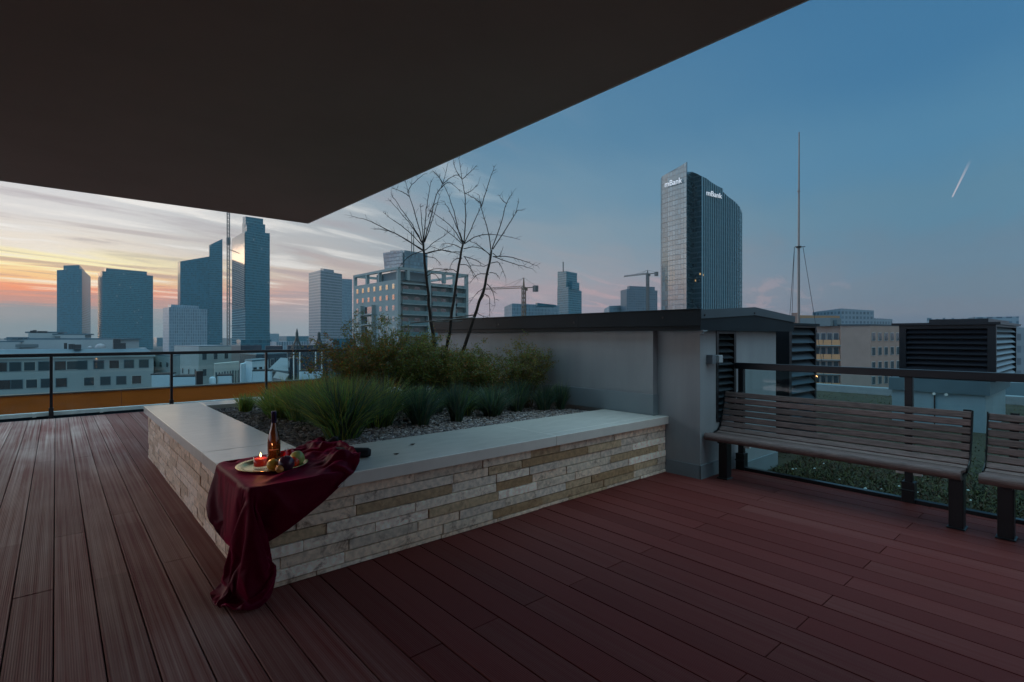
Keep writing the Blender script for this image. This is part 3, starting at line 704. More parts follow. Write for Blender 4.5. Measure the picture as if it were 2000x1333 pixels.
for (a, za), (c, zc) in (((FX0 - .006, 1.566), (5.75, 1.628)), ((5.75, 1.628), (FX1 + .006, 1.568))):
    f2.quad((a, FY - .012, za), (a, FY, za), (c, FY, zc), (c, FY - .012, zc))
for (a, za), (c, zc) in (((FX0 - .006, 1.652), (5.75, 1.716)), ((5.75, 1.716), (FX1 + .006, 1.642))):
    f2.quad((a, FY - .012, za), (c, FY - .012, zc), (c, FY + .05, zc), (a, FY + .05, za))
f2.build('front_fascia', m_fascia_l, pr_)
f3 = MB(); y = FY - .012
for i, ylen in enumerate([1.55, 1.5, 1.7]):
    f3.box(FX0 - .014, y, 1.50 - .0, FX0 - .002, y + ylen - .004, 1.655); y += ylen
f3.box(FX0 - .02, FY, 1.655, FX0 + .04, ye, 1.664)
f3.build('side_fascia', m_fascia, pr_, bevel=.002)
w = MB()
for (yy, zz) in ((3.0, 1.585), (4.2, 1.56), (5.6, 1.56)): w.tube([(FX0 - .020, yy, zz), (FX0 - .012, yy, zz)], .010, n=8)
for (xx, zz) in ((5.73, 1.65), (4.68, 1.60)): w.tube([(xx, FY - .02, zz), (xx, FY - .012, zz)], .010, n=8)
w.build('fixing_screw', m_black, pr_)
w = MB(); w.tube([(4.66, 2.60, 1.46), (4.66, 2.60, 1.42)], .016, n=8); w.box(4.64, 2.58, 1.445, 4.72, 2.64, 1.458); w.build('drip_outlet', m_plinth, pr_)
# louvred grille in the end wall
def louvre(parent, p0, p1, z0, z1, n, depth_, name='grille', frame=.045, m=m_louvre, fm=m_black):
    """blades between two plan points; outward normal is to the right of p0->p1"""
    a, c = Vector((*p0, 0)), Vector((*p1, 0)); d = (c - a); ln = d.length; d.normalize(); nn = Vector((d.y, -d.x, 0))
    f = MB()
    f.obox(a + Vector((0, 0, z0)), d * frame, -nn * depth_, (0, 0, z1 - z0)); f.obox(c - d * frame + Vector((0, 0, z0)), d * frame, -nn * depth_, (0, 0, z1 - z0))
    f.obox(a + d * frame + Vector((0, 0, z1 - frame * .6)), d * (ln - 2 * frame), -nn * depth_, (0, 0, frame * .6)); f.obox(a + d * frame + Vector((0, 0, z0)), d * (ln - 2 * frame), -nn * depth_, (0, 0, frame * .6))
    f.obox(a + d * frame - nn * depth_ * .95 + Vector((0, 0, z0 + frame * .6)), d * (ln - 2 * frame), -nn * .01, (0, 0, z1 - z0 - frame * 1.2), mat=fm)
    fo = f.build(name + '_frame', fm, parent)
    b = MB(); zz = z0 + frame * .6; st = (z1 - z0 - 1.2 * frame) / n
    for i in range(n):
        za = zz + i * st
        b.obox(a + d * frame - nn * .008 + Vector((0, 0, za + st * .08)), d * (ln - 2 * frame), -nn * depth_ * .8 + Vector((0, 0, st * .8)), (0, 0, -.008) if False else nn * .003 + Vector((0, 0, .008)))
    b.build(name + '_blades', m, parent)
louvre(pr_, (5.07, 2.672), (5.49, 2.672), .53, 1.452, 13, .10, name='vent')
# small grey junction box on the end wall
jb = thing('junction_box', 'small grey junction box on the wall left of the vent grille', 'junction box', (4.98, 2.62, 1.16))
w = MB(); w.box(4.88, 2.615, 1.125, 4.955, 2.679, 1.215); w.build('housing', mat('grey_plastic', (.14, .16, .18), .5), jb, bevel=.004)
w = MB(); w.box(4.985, 2.60, 1.135, 5.06, 2.668, 1.21); w.tube([(4.955, 2.65, 1.17), (4.985, 2.65, 1.17)], .008); w.build('rail_bracket', mat('pale_plastic', (.38, .42, .43), .5), jb, bevel=.004)

# ================================================================== LOUVRED ENCLOSURES ON THE GREEN ROOF
e1 = thing('louvred_screen_box', 'narrow dark louvred enclosure directly beside the plant room gable', 'vent housing', (7.3, 2.83, -.15))
X2 = onY(1595, 2.83); zt = 1.575
w = MB(); w.box(7.3, 2.835, -.15, X2, 4.2, .25); w.box(7.32, 2.93, .25, X2 - .02, 4.2, zt - .05); w.box(7.28, 2.80, zt - .03, X2 + .03, 4.22, zt); w.build('body', m_fascia, e1)
w = MB(); w.box(7.285, 2.832, .251, 7.319, 4.19, zt - .031); w.build('side_panel', m_black, e1)
louvre(e1, (7.32, 2.832), (X2, 2.832), .25, zt - .031, 11, .09, name='louvre')
XB = 11.2; Ya, Yb = onX(1945, XB), onX(1756, XB)
XC = onY(1985, Ya); e2z1 = zat(632, depth(XB, Yb)); e2z0 = zat(747, depth(XB, Ya)); 
e2 = thing('louvred_vent_house', 'large black louvred vent house on a pale metal base beyond the right railing', 'vent housing', (XB, Ya, -.15))
w = MB(); w.box(XB - .02, Ya + .12, -.15, XC - .3, Yb + .1, e2z0 - .22); w.build('base', mat('pale_blue_metal', (.27, .35, .38), .45, var=.15, vscale=2), e2)
w = MB(); w.box(XB - .06, Ya + .06, e2z0 - .219, XC - .2, Yb + .14, e2z0 - .0); w.build('skirt', mat('mid_blue_metal', (.10, .14, .16), .45, var=.15, vscale=2), e2)
w = MB(); w.box(XB + .10, Ya + .10, e2z0 + .001, XC - .02, Yb, e2z1 - .04); w.box(XB - .05, Ya - .06, e2z1 - .039, XC + .05, Yb + .1, e2z1); w.box(XB + .1, Ya + .1, e2z1 + .001, XC, Yb - .4, e2z1 + .06); w.build('housing', m_black, e2)
louvre(e2, (XB, Yb), (XB, Ya), e2z0 + .001, e2z1 - .04, 9, .09, name='side_louvre', frame=.10, m=mat('near_black_louvre', (.014, .015, .02), .7, spec=.2))
louvre(e2, (XB + .002, Ya - .002), (XC, Ya - .002), e2z0 + .001, e2z1 - .04, 9, .09, name='end_louvre', frame=.05, m=mat('pale_louvre', (.22, .28, .31), .4, metal=.3))
w = MB(); 
for yy in (Ya + .6, Yb - .5): w.tube([(XB - .085, yy, e2z0 - .24), (XB - .062, yy, e2z0 - .24)], .022); 
w.build('earthing_lug', m_trim, e2)
w = MB(); w.tube([(XB - .035, Yb - .5, -.1), (XB - .035, Yb - .5, e2z0 - .25)], .01); w.build('down_conductor', m_black, e2)

# ================================================================== GREEN ROOF
gr_ = MB(); gr_.box(5.44, -7, -.30, 16.38, 12.0, -.15)
gr_.build('green_roof', mat('sedum_mat', (.038, .034, .016), .95, var=.6, vscale=5, bump=.8, bscale=18, dark=(.03, .022, .012)), kind='structure')
gm = MB(); rs = random.Random(31)
for i in range(34000):
    if i < 26000: x = 5.52 + abs(rs.gauss(0, 1.2)); y = rs.uniform(-.9, 2.66)
    else: x = rs.uniform(5.6, 16.2); y = rs.uniform(-2.5, 6)
    if 4.7 < x < 6.9 and y > 2.62: continue
    if x > XB - .1 and x < XC + .1 and Ya < y < Yb + .1: continue
    if 7.25 < x < X2 and y > 2.8: continue
    h = rs.uniform(.008, .035) * (1 if rs.random() < .93 else 2.2); a = rs.uniform(0, 6.28); w_ = rs.uniform(.003, .0095)
    dx, dy = math.cos(a), math.sin(a); lx, ly = rs.gauss(0, .03), rs.gauss(0, .03)
    c = rs.choice([(1.0, 1.1, .8), (.6, .75, .7), (1.6, 1.5, .6), (1.9, .9, .6), (1.1, 1.4, .7), (2.2, 2.2, .9)])
    gm.add([(x - dx * w_, y - dy * w_, -.151), (x + dx * w_, y + dy * w_, -.151), (x + lx + dx * w_ * .5, y + ly + dy * w_ * .5, -.15 + h), (x + lx - dx * w_ * .5, y + ly - dy * w_ * .5, -.15 + h * .9)], [(0, 1, 2, 3)], col=c)
tag(gm.build('sedum', m_sedum), 'low green and brown sedum covering the roof beyond the benches', 'sedum', kind='stuff')
fl = MB()
for i in range(45):
    x, y = 5.55 + abs(rs.gauss(0, .8)), rs.uniform(-.6, 2.6); r = rs.uniform(.008, .022)
    fl.lathe([(0, .0), (r, .004), (r * .8, .01), (0, .012)], (x, y, -.15 + rs.uniform(.03, .07)), n=6, sq=rs.uniform(.4, 1))
tag(fl.build('petals', mat('pale_petals', (.55, .56, .52), .6)), 'small white blossoms and leaves scattered over the green roof', 'flowers', kind='stuff')
pp_ = MB(); pp_.box(16.4, -8, -.4, 16.75, 12.3, .03)
tag(pp_.build('roof_parapet', mat('pale_capping', (.24, .27, .28), .5, var=.1)), 'low pale parapet at the outer edge of the green roof', 'parapet')

# ================================================================== RIGHT RAILING
RX = 5.46
rr_ = thing('glass_railing', 'black steel railing with glass behind the two benches', 'railing', (RX, 1, 0))
w = MB(); w.box(RX - .035, -2.6, 1.055, RX + .035, 2.66, 1.12); w.build('top_rail', m_black, rr_, bevel=.004)
yps = [2.60, 1.16, -.28, -1.72]
for y in yps:
    w = MB(); w.box(RX - .027, y - .027, -.1, RX + .027, y + .027, 1.055); w.box(RX - .045, y - .045, -.12, RX + .045, y + .045, .17); w.tube([(RX - .046, y - .05, .10), (RX - .046, y + .05, .10)], .010, n=8); w.build('post', m_black, rr_, bevel=.003)
w = MB(); w.box(RX - .03, -2.6, -.03, RX + .03, 2.6, .028); w.build('bottom_channel', m_black, rr_)
for a, c in zip(yps[1:], yps[:-1]):
    w = MB(); w.box(RX - .006, a + .035, .03, RX + .006, c - .035, 1.05); w.build('glass_panel', m_glass, rr_)
    for (yy, zz) in ((a + .06, .78), (c - .06, .78), (a + .06, .25), (c - .06, .25)):
        w = MB(); w.box(RX - .018, yy - .03, zz - .02, RX + .018, yy + .03, zz + .02); w.build('glass_clamp', m_trim, rr_)

# ================================================================== BENCHES
m_slat = mat('weathered_hardwood', (.175, .120, .108), .6, spec=.3, var=.45, vscale=9, vstretch=(12, 1, 12), bump=.25, bscale=60, tint=True)
BY0, BY1 = .725, 2.66
def bench():
    t = thing('slatted_bench', 'nearer end bench', 'bench', (4.97, BY1, 0))
    rs = random.Random(8)
    curve = [(4.885, .432, 0.02), (4.945, .425, -.05), (5.005, .420, -.02), (5.065, .428, .25), (5.118, .458, .75), (5.150, .508, 1.15), (5.172, .566, 1.28), (5.190, .625, 1.32), (5.206, .684, 1.33), (5.221, .743, 1.33), (5.236, .802, 1.33)]
    def slat(x, z, ang, w_, th, col):
        d = Vector((math.cos(ang), 0, math.sin(ang))); n = Vector((-math.sin(ang), 0, math.cos(ang)))
        m = MB(); m.obox(Vector((x, BY0, z)) - d * w_ / 2 - n * th / 2, d * w_, (0, BY1 - BY0, 0), n * th, col=col); return m
    for i, (x, z, a) in enumerate(curve):
        tv = rs.uniform(.8, 1.25); c = (tv * rs.uniform(.95, 1.1), tv, tv)
        s = slat(x, z, a, .050 if i < 4 else .050, .024, c); s.build('seat_slat' if i < 4 else 'back_slat', m_slat, t, bevel=.005)
    m = MB(); m.tube([(4.828, BY0, .416), (4.828, BY1, .416)], .036, n=20, col=(1.0, 1.0, 1.02)); m.build('front_roll', m_slat, t, smooth=False)
    d = Vector((math.cos(1.33), 0, math.sin(1.33)))
    for side, y0 in ((0, BY0 + .004), (1, BY1 - .165)):
        yy = y0 if side == 0 else y0
        # curved side bracket under and behind the slats
        pts = [(4.84, .375), (4.95, .385), (5.03, .383), (5.10, .400), (5.155, .445), (5.185, .52), (5.215, .63), (5.245, .74), (5.268, .83)]
        m = MB(); yw = .05
        top = [(x - (.0 if i < 4 else .0), z + (.022)) for i, (x, z) in enumerate(pts)]
        prof_ = [Vector((x, yy, z)) for x, z in pts]
        for a, c in zip(prof_[:-1], prof_[1:]): m.bar(a + Vector((0, yw / 2, 0)), c + Vector((0, yw / 2, 0)) + (c - a).normalized() * .006, yw, .026)
        m.build('side_bracket', m_black, t)
        m = MB(); m.box(4.93, yy - .0, 0, 5.03, yy + .085, .37); m.box(4.915, yy - .012, 0, 5.045, yy + .097, .012); m.build('leg', m_black, t, bevel=.006)
    # end plates visible at the ends of the slats
    for y in (BY0 - .008, BY1 + .002):
        m = MB(); path = [(x, z) for x, z, a in curve]
        path = [(4.80, .40)] + path + [(5.245, .83)]
        for a, c in zip(path[3:-1], path[4:]): m.bar((a[0], y + .003, a[1] - .001), (c[0], y + .003, c[1] + .004), .006, .040)
        if y < BY1: pass
        m.build('end_plate', m_black, t)
    return t
b1 = bench(); b1['label'] = 'full length slatted bench between the wall corner and the second bench'; b1['group'] = 'slatted benches along the right railing'
b2 = copy_tree(b1); b2.location = (b1.location.x, b1.location.y - 2.03, 0); b2['label'] = 'second slatted bench, cut off by the right edge of the photo'

# ================================================================== OVERHANG (roof slab above the viewer)
OX, OY, OZ = 3.20, 8.93, 3.30
oh = thing('roof_overhang', 'large dark flat roof overhang above the terrace', 'overhang', (OX, OY, OZ))
w = MB(); w.box(-14, -7, OZ, OX, OY, OZ + .32); w.build('soffit_slab', m_soffit, oh)
w = MB(); w.box(-14, OY + .001, OZ - .006, OX + .012, OY + .012, OZ + .34); w.box(OX + .001, -7, OZ - .006, OX + .012, OY, OZ + .34); w.build('edge_trim', m_trim, oh)
# unseen storey carrying it, behind the viewer; wall added and sized to shape light
bs = thing('unseen_penthouse_wall', 'added unseen rendered penthouse wall behind the viewpoint carrying the overhang', 'wall', (0, -2.6, 0))
w = MB(); w.box(-14, -2.9, 0, 3.1, -2.6, OZ - .002); w.build('wall', mat('warm_plaster', (.42, .38, .34), .9, var=.06, vscale=1), bs)
for x in (-5, -2.2, .6):
    w = MB(); w.box(x, -2.6, .05, x + 2.0, -2.57, 2.5); w.build('glass_door', mat('dark_glazing', (.02, .025, .03), .08), bs)

# ================================================================== STILL LIFE ON THE COPING
m_cloth = mat('burgundy_satin', (.11, .001, .015), .5, var=.15, vscale=6, spec=.06)
_cb = m_cloth.node_tree.nodes['Principled BSDF']; _cb.inputs['Sheen Weight'].default_value = .55; _cb.inputs['Sheen Roughness'].default_value = .35; _cb.inputs['Sheen Tint'].default_value = (.75, .02, .14, 1)
ZT = TOPZ + .004
def drape_cloth(sp=.024, frames=72):
    """cut a flat piece of cloth, let it fall over the coping corner in a throw-away scene, return the settled mesh data"""
    from mathutils import geometry, noise
    P = [(.52,3.70),(.60,3.74),(.85,3.78),(1.05,3.83),(1.27,3.90),(1.40,3.93),(1.52,3.92),(1.63,3.74),(1.56,3.42),(1.42,3.06),(1.36,3.00),(1.18,2.88),(.97,2.76),(.80,2.68),(.64,2.58),(.50,2.50),(.38,2.50),(.24,2.66),(.14,2.90),(.22,3.16),(.34,3.42)]
    n = len(P); B = []
    for i in range(n):
        a, b = Vector(P[i]), Vector(P[(i + 1) % n]); k = max(1, int((b - a).length / sp))
        for j in range(k): B.append(a.lerp(b, j / k))
    V = list(B); rs = random.Random(4)
    def inside(x, y):
        c = False
        for i in range(len(B)):
            a, b = B[i], B[i - 1]
            if (a.y > y) != (b.y > y) and x < (b.x - a.x) * (y - a.y) / (b.y - a.y) + a.x: c = not c
        return c
    y, r = 2.3, 0
    while y < 4:
        x = .15 + (sp / 2 if r % 2 else 0)
        while x < 1.7:
            q = (x + rs.uniform(-.001, .001), y)
            if inside(*q) and min((q[0] - b.x) ** 2 + (q[1] - b.y) ** 2 for b in B) > (sp * .55) ** 2: V.append(Vector(q))
            x += sp
        y += sp * .866; r += 1
    nb = len(B); res = geometry.delaunay_2d_cdt(V, [(i, (i + 1) % nb) for i in range(nb)], [], 0, 1e-6)
    fs = []
    for f in res[2]:
        c = sum((res[0][i] for i in f), Vector((0, 0))) / 3
        if inside(c.x, c.y): fs.append(tuple(f))
    def z0(x, y):
        w = max(0, min(1, (x - 1.18) / .15))
        return .612 + .012 * math.sin(7 * x + 3 * y) + w * (.10 * noise.noise((x * 7, y * 4, 0)) + .045 * noise.noise((x * 16 + 3, y * 13, 1))) + w * .022
    me = bpy.data.meshes.new('falling_cloth'); me.from_pydata([(v.x, v.y, z0(v.x, v.y)) for v in res[0]], [], fs)
    ts = bpy.data.scenes.new('drape'); ts.gravity = (-1.3, .1, -9.7); o = bpy.data.objects.new('falling_cloth', me); ts.collection.objects.link(o)
    def solid(a, b, bev):
        m = bpy.data.meshes.new('solid'); bm = bmesh.new(); bmesh.ops.create_cube(bm, size=1)
        for v in bm.verts: v.co = Vector([a[i] + (v.co[i] + .5) * (b[i] - a[i]) for i in range(3)])
        bmesh.ops.bevel(bm, geom=bm.edges[:], offset=bev, segments=2, affect='EDGES'); bm.to_mesh(m); bm.free()
        ob = bpy.data.objects.new('solid', m); ts.collection.objects.link(ob); ob.modifiers.new('hit', 'COLLISION')
        ob.collision.thickness_outer = .004; ob.collision.cloth_friction = 80; ob.collision.damping = .6; return ob
    solids = [solid((.78, 3.03, .496), (3.2, 4.6, .580), .006), solid((.806, 3.056, -.1), (3.2, 4.6, .500), .004), solid((-2, 0, -.3), (5, 6, .0), .004)]
    vg = o.vertex_groups.new(name='pin')
    for v in me.vertices:
        if math.hypot(v.co.x - 1.02, v.co.y - 3.45) < .17: vg.add([v.index], 1, 'REPLACE'); v.co.z = .5845
        elif min(math.hypot(v.co.x - a, v.co.y - b) for a, b in ((1.55, 3.82), (1.45, 3.2), (.86, 3.72))) < .03: vg.add([v.index], 1, 'REPLACE'); v.co.z = .586
    m = o.modifiers.new('fall', 'CLOTH'); s = m.settings; s.vertex_group_mass = 'pin'
    s.quality = 8; s.mass = .25; s.tension_stiffness = 18; s.compression_stiffness = 18; s.shear_stiffness = 6; s.bending_stiffness = .05
    s.tension_damping = 8; s.shear_damping = 8; s.bending_damping = .8; s.air_damping = 1.5
    cs = m.collision_settings; cs.use_self_collision = True; cs.self_distance_min = .005; cs.distance_min = .004; cs.collision_quality = 3
    m.point_cache.frame_start = 1; m.point_cache.frame_end = frames; ts.frame_end = frames
    for fr in range(1, frames + 1): ts.frame_set(fr)
    ev = o.evaluated_get(ts.view_layers[0].depsgraph).to_mesh()
    C = [tuple(v.co) for v in ev.vertices]
    for ob in solids + [o]: bpy.data.objects.remove(ob)
    bpy.data.scenes.remove(ts)
    return C, fs
def cloth():
    P, fs = drape_cloth()
    me = bpy.data.meshes.new('draped_cloth'); me.from_pydata(P, [], fs); me.materials.append(m_cloth); me.shade_smooth()
    o = bpy.data.objects.new('draped_cloth', me); COL.objects.link(o)
    so_ = o.modifiers.new('thick', 'SOLIDIFY'); so_.thickness = .002; so_.offset = 0
    sb = o.modifiers.new('smooth', 'SUBSURF'); sb.levels = 1; sb.render_levels = 2
    return tag(o, 'burgundy satin cloth draped over the near corner of the planter', 'cloth')
cloth()
# dark rolled end poking out beyond the cloth
br = MB(); m_roll = mat('black_velvet', (.012, .010, .012), .8, sheen=.2)
br.tube([(1.44, 3.50, TOPZ + .036), (1.52, 3.40, TOPZ + .034), (1.60, 3.335, TOPZ + .032), (1.615, 3.325, TOPZ + .031)], [.030, .033, .033, .022], n=16)
tag(br.build('dark_roll', m_roll, smooth=True), 'short black fabric roll poking out right of the burgundy cloth', 'roll')
br = MB(); br.tube([(1.45, 3.80, TOPZ - .02), (1.50, 3.77, TOPZ + .03), (1.545, 3.74, TOPZ + .075), (1.55, 3.735, TOPZ + .085)], [.024, .028, .024, .012], n=14)
tag(br.build('dark_roll', m_roll, smooth=True), 'upright dark crumpled end behind the top fold of the cloth', 'roll')

# tray
TX, TY, TZ = 1.018, 3.445, ZT + .010
ty = thing('brass_tray', 'round brass tray on the burgundy cloth', 'tray', (TX, TY, TZ))
m_brass = mat('brushed_brass', (.72, .52, .22), .22, metal=1.0, var=.12, vscale=14)
m = MB(); m.lathe([(0, 0), (.150, 0), (.165, .004), (.176, .013), (.205, .018), (.207, .0165), (.205, .0145), (.178, .009), (.166, .000), (.150, -.004), (0, -.004)], (TX, TY, TZ), n=72); m.build('plate', m_brass, ty, smooth=True)
TS = TZ + .001
# bottle
bx, by = gz(535, 903, TS); 
bo = thing('wine_bottle', 'slim amber wine bottle standing at the back of the tray', 'bottle', (bx, by, TS))
m_amber = mat('amber_glass', (.105, .034, .006), .05, trans=.35, coat=.6)
s_ = .325 / .33
m = MB(); m.lathe([(0, .004), (.034, 0), (.038, .004), (.039, .02), (.039, .125), (.036, .155), (.028, .190), (.0195, .225), (.0150, .255), (.0140, .262)], (bx, by, TS), n=40); m.build('body', m_amber, bo, smooth=True)
m = MB(); m.lathe([(.0152, .250), (.0158, .256), (.0150, .300), (.0160, .302), (.0160, .324), (.0150, .326), (0, .3262)], (bx, by, TS), n=32); m.build('foil_capsule', mat('violet_foil', (.02, .012, .06), .3, metal=.6), bo, smooth=True)
m = MB(); 
lm = mat('amber_label_line', (.35, .16, .11), .5)
dn = Vector((-bx, -by, 0)).normalized(); a0 = math.atan2(dn.y, dn.x)
vv = []; 
for i in range(15):
    a = a0 + (-.75 + 1.5 * i / 14); vv += [(bx + .0396 * math.cos(a), by + .0396 * math.sin(a), TS + .084), (bx + .0396 * math.cos(a), by + .0396 * math.sin(a), TS + .089)]
m.add(vv, [(2*i, 2*i+2, 2*i+3, 2*i+1) for i in range(14)]); m.build('label_band', lm, bo)
# candle
cx_, cy_ = gz(509, 915.5, TS)
cn = thing('glass_candle', 'burning red candle in a clear glass at the left of the tray', 'candle', (cx_, cy_, TS))
m_cg = thin_glass('candle_glass', (.97, .95, .94))
m = MB(); m.lathe([(0, 0), (.037, 0), (.040, .003), (.041, .078), (.0395, .0785), (.0385, .078), (.0380, .020), (.034, .016), (0, .016)], (cx_, cy_, TS), n=40); m.build('glass', m_cg, cn, smooth=True)
m_wax = mat('red_wax', (.36, .018, .018), .45, emit=(1.0, .05, .03), es=.09)  # emission paints candlelight glowing through the wax
m = MB(); m.lathe([(0, .0185), (.036, .0185), (.0375, .022), (.0375, .062), (.036, .064), (0, .0625)], (cx_, cy_, TS), n=36); wx = m.build('wax', m_wax, cn, smooth=True)
m = MB(); m.tube([(cx_, cy_, TS + .0625), (cx_ + .001, cy_, TS + .071)], .0012, n=6); m.build('wick', m_black, cn)
m = MB(); m.lathe([(.0002, .070), (.0036, .075), (.0042, .079), (.0030, .086), (.0012, .094), (.0001, .098)], (cx_, cy_, TS), n=14); m.build('flame', mat('flame', (1, .6, .2), .5, emit=(1.0, .55, .20), es=14), cn, smooth=True)
pld = bpy.data.lights.new('candle_glow', 'POINT'); plo = bpy.data.objects.new('candle_glow', pld); COL.objects.link(plo); pld.energy = .34; pld.color = (1, .42, .16); pld.shadow_soft_size = .01
plo.location = (cx_, cy_, TS + .112)
# fruit
def fruit(name, px, py, r, colr, label, cat, elong=1.0, dimple=.12, rough=.35, z0=None, var=.25, seed=0, dark=None, stem=True, sq=1.0, tilt=(0, 0), zlift=0):
    r *= 1.1; x, y = gz(px, py, TS + r * .9)
    z = TS + r * elong * .97 + zlift
    t = thing(name, label, cat, (x, y, TS), None)
    prof = []
    for i in range(25):
        th = math.pi * i / 24; rr = r * math.sin(th) * (1 + .04 * math.cos(th)); zz = -r * elong * math.cos(th)
        if i > 18: zz -= dimple * r * math.cos((24 - i) / 6 * math.pi / 2)
        if i < 3: zz += dimple * .4 * r * math.cos(i / 3 * math.pi / 2)
        prof.append((max(rr, .0001), zz))
    tl_ = (Matrix.Rotation(tilt[0], 3, 'X') @ Matrix.Rotation(tilt[1], 3, 'Y'))
    m = MB(); m.lathe(prof, (x, y, z), n=32, tilt=tl_, sq=sq); m.build('flesh', mat(name + '_skin' + str(seed), colr, rough, var=var, vscale=30, dark=dark, coat=.2), t, smooth=True)
    if stem:
        tp_ = Vector((x, y, z)) + tl_ @ Vector((0, 0, r * elong * (1 - dimple))); m = MB(); m.tube([tp_, tp_ + tl_ @ Vector((.002, .001, r * .32))], [.0016, .0012], n=6); m.build('stalk', m_bark, t)
    return t
fruit('lemon', 533, 909, .031, (.80, .48, .07), 'yellow lemon in front of the bottle on the tray', 'lemon', elong=1.05, dimple=-.10, seed=1, stem=False, tilt=(1.1, .4), rough=.4)
fruit('plum', 559, 906, .043, (.085, .022, .050), 'big dark purple plum at the front of the tray', 'plum', elong=.98, seed=2, tilt=(.3, -.2), rough=.3)
fruit('apple', 554, 890, .030, (.85, .012, .02), 'bright red apple behind the purple plum', 'apple', seed=3, tilt=(-.2, .3), rough=.25)
fruit('apple', 575, 902, .030, (.85, .09, .04), 'orange red apple half hidden between plum and pear', 'apple', seed=4, tilt=(.2, .5), rough=.25)
fruit('apple', 566, 886, .028, (.80, .03, .03), 'small dark red apple at the very back of the fruit pile', 'apple', seed=6, tilt=(-.3, -.3), rough=.25, dark=(.35, .01, .02))
fruit('apricot', 546, 917, .021, (.85, .35, .08), 'small orange apricot at the tray front between lemon and plum', 'apricot', seed=7, tilt=(.9, .2), rough=.5, stem=False)
fruit('pear', 581, 896, .042, (.42, .48, .15), 'pale green pear at the right of the tray', 'pear', elong=1.0, seed=5, tilt=(.5, 1.0), rough=.35, sq=.95)

for px, py, lab in ((805, 870, 'dry curled leaf on the front coping, further from the cloth'), (773, 889, 'dry curled leaf on the front coping, nearer to the cloth')):
    x, y = gz(px, py, TOPZ); m = MB()
    for k in range(6):
        a = k / 5 * 2 - 1; m.add([(x + a * .022, y - .010 * (1 - a * a), TOPZ + .003 + .006 * a * a), (x + (a + .4) * .022, y - .010 * (1 - (a + .4) ** 2 if abs(a + .4) < 1 else 0), TOPZ + .003 + .006 * a * a), (x + (a + .4) * .022, y + .012 * (1 - min(1, (a + .4) ** 2)), TOPZ + .010), (x + a * .022, y + .012 * (1 - a * a), TOPZ + .010)], [(0, 1, 2, 3)])
    tag(m.build('dry_leaf', mat('dry_leaf_brown', (.07, .05, .04), .8)), lab, 'leaf', 'dry leaves on the coping')

# ================================================================== ROOF MAST
MX, MY = at(1560, 11.0); mz0 = -.15
mast = thing('lightning_mast', 'tall thin guyed lightning mast beyond the plant room gable', 'mast', (MX, MY, mz0))
zt_ = zat(258, 11.0)
m = MB(); zc = zat(483, 11.0)
m.tube([(MX, MY, mz0), (MX, MY, zc)], .026, n=8); m.tube([(MX, MY, zc), (MX + .01, MY, zc + 1.3), (MX + .02, MY, zt_)], [.022, .018, .012], n=8); m.tube([(MX, MY, zat(375, 11)), (MX, MY, zat(373, 11))], .03, n=8)
m.build('pole', mat('galvanised', (.22, .20, .19), .45, metal=.5), mast)
m = MB(); m.tube([(MX, MY, zc - .015), (MX, MY, zc + .015)], .055, n=8); 
for a in (0, 2.1, 4.2): m.bar((MX, MY, zc), (MX + .12 * math.cos(a + .8), MY + .12 * math.sin(a + .8), zc), .012)
m.build('collar', m_black, mast)
for (px, dd) in ((1534, .3), (1542, -.6), (1612, .1)):
    ex, ey = at(px, 11 + dd); ez = .4
    sx_ = .09 * (1 if px > 1560 else -1)
    m = MB(); m.tube([(MX + sx_ * rt[0], MY + sx_ * rt[1], zc), (ex, ey, ez)], .005, n=4); m.build('guy_wire', m_black, mast)

# ================================================================== CITY
def wallpts(m, pts, z0, bay_off=0):
    """pts: (x, y, ztop); walls with UV in metres"""
    u = bay_off; cxm = sum(p[0] for p in pts) / len(pts); cym = sum(p[1] for p in pts) / len(pts)
    for a, c in zip(pts, pts[1:] + pts[:1]):
        ln = math.hypot(c[0] - a[0], c[1] - a[1])
        vs = [(a[0], a[1], z0), (c[0], c[1], z0), (c[0], c[1], c[2]), (a[0], a[1], a[2])]; uv = [(u, 0), (u + ln, 0), (u + ln, c[2] - z0), (u, a[2] - z0)]
        m.quad(*vs, uv=uv); u += ln
    m.add([(p[0], p[1], p[2]) for p in pts], [tuple(range(len(pts)))])
    m.uv[len(m.f) - 1] = [(.5 * 1e-3, 1e-3)] * len(pts)
def foot(L_, M_, R_):
    """(px, depth, top row) for left, middle, right visible corners -> closed footprint with hidden back corner"""
    P = [(*at(p[0], p[1]), zat(p[2], p[1])) for p in (L_, M_, R_)]
    b = (P[0][0] + P[2][0] - P[1][0], P[0][1] + P[2][1] - P[1][1], (P[0][2] + P[2][2]) / 2)
    return [P[0], P[1], P[2], b]
def lowz(P, z): return [(p[0], p[1], z) for p in P]
def tower(name, label, cat, foots, mats_, group=None, extra=None):
    b0 = foots[0][1][0]
    t = thing(name, label, cat, (b0[0], b0[1], GZ), group)
    for (pn, P, z0, mt) in [(f[0], f[1], f[2], f[3]) for f in foots]:
        m = MB(); wallpts(m, P, z0); m.build(pn, mt, t)
    return t
G_T = 'glass office towers on the skyline'
teal = (.014, .10, .14); band_ = (.03, .125, .165)
fa = facade('dark_blue_curtain_wall', teal, band_, 3.0, 3.8, .10, .25, ior=1.4, rough=.25, lit=.004)
fa2 = facade('dark_blue_curtain_wall_b', (.012, .095, .13), (.04, .14, .18), 2.4, 4.0, .08, .35, ior=1.4, rough=.25, lit=.006)
fc = facade('pale_fin_facade', (.09, .16, .20), (.26, .33, .38), 1.8, 3.6, .40, .15, ior=1.5, rough=.3)
fpl = facade('pale_grid_facade', (.05, .09, .11), (.30, .30, .32), 1.9, 3.5, .32, .34, ior=1.5, rough=.3)
froof = mat('grey_roof_felt', (.08, .09, .10), .9)
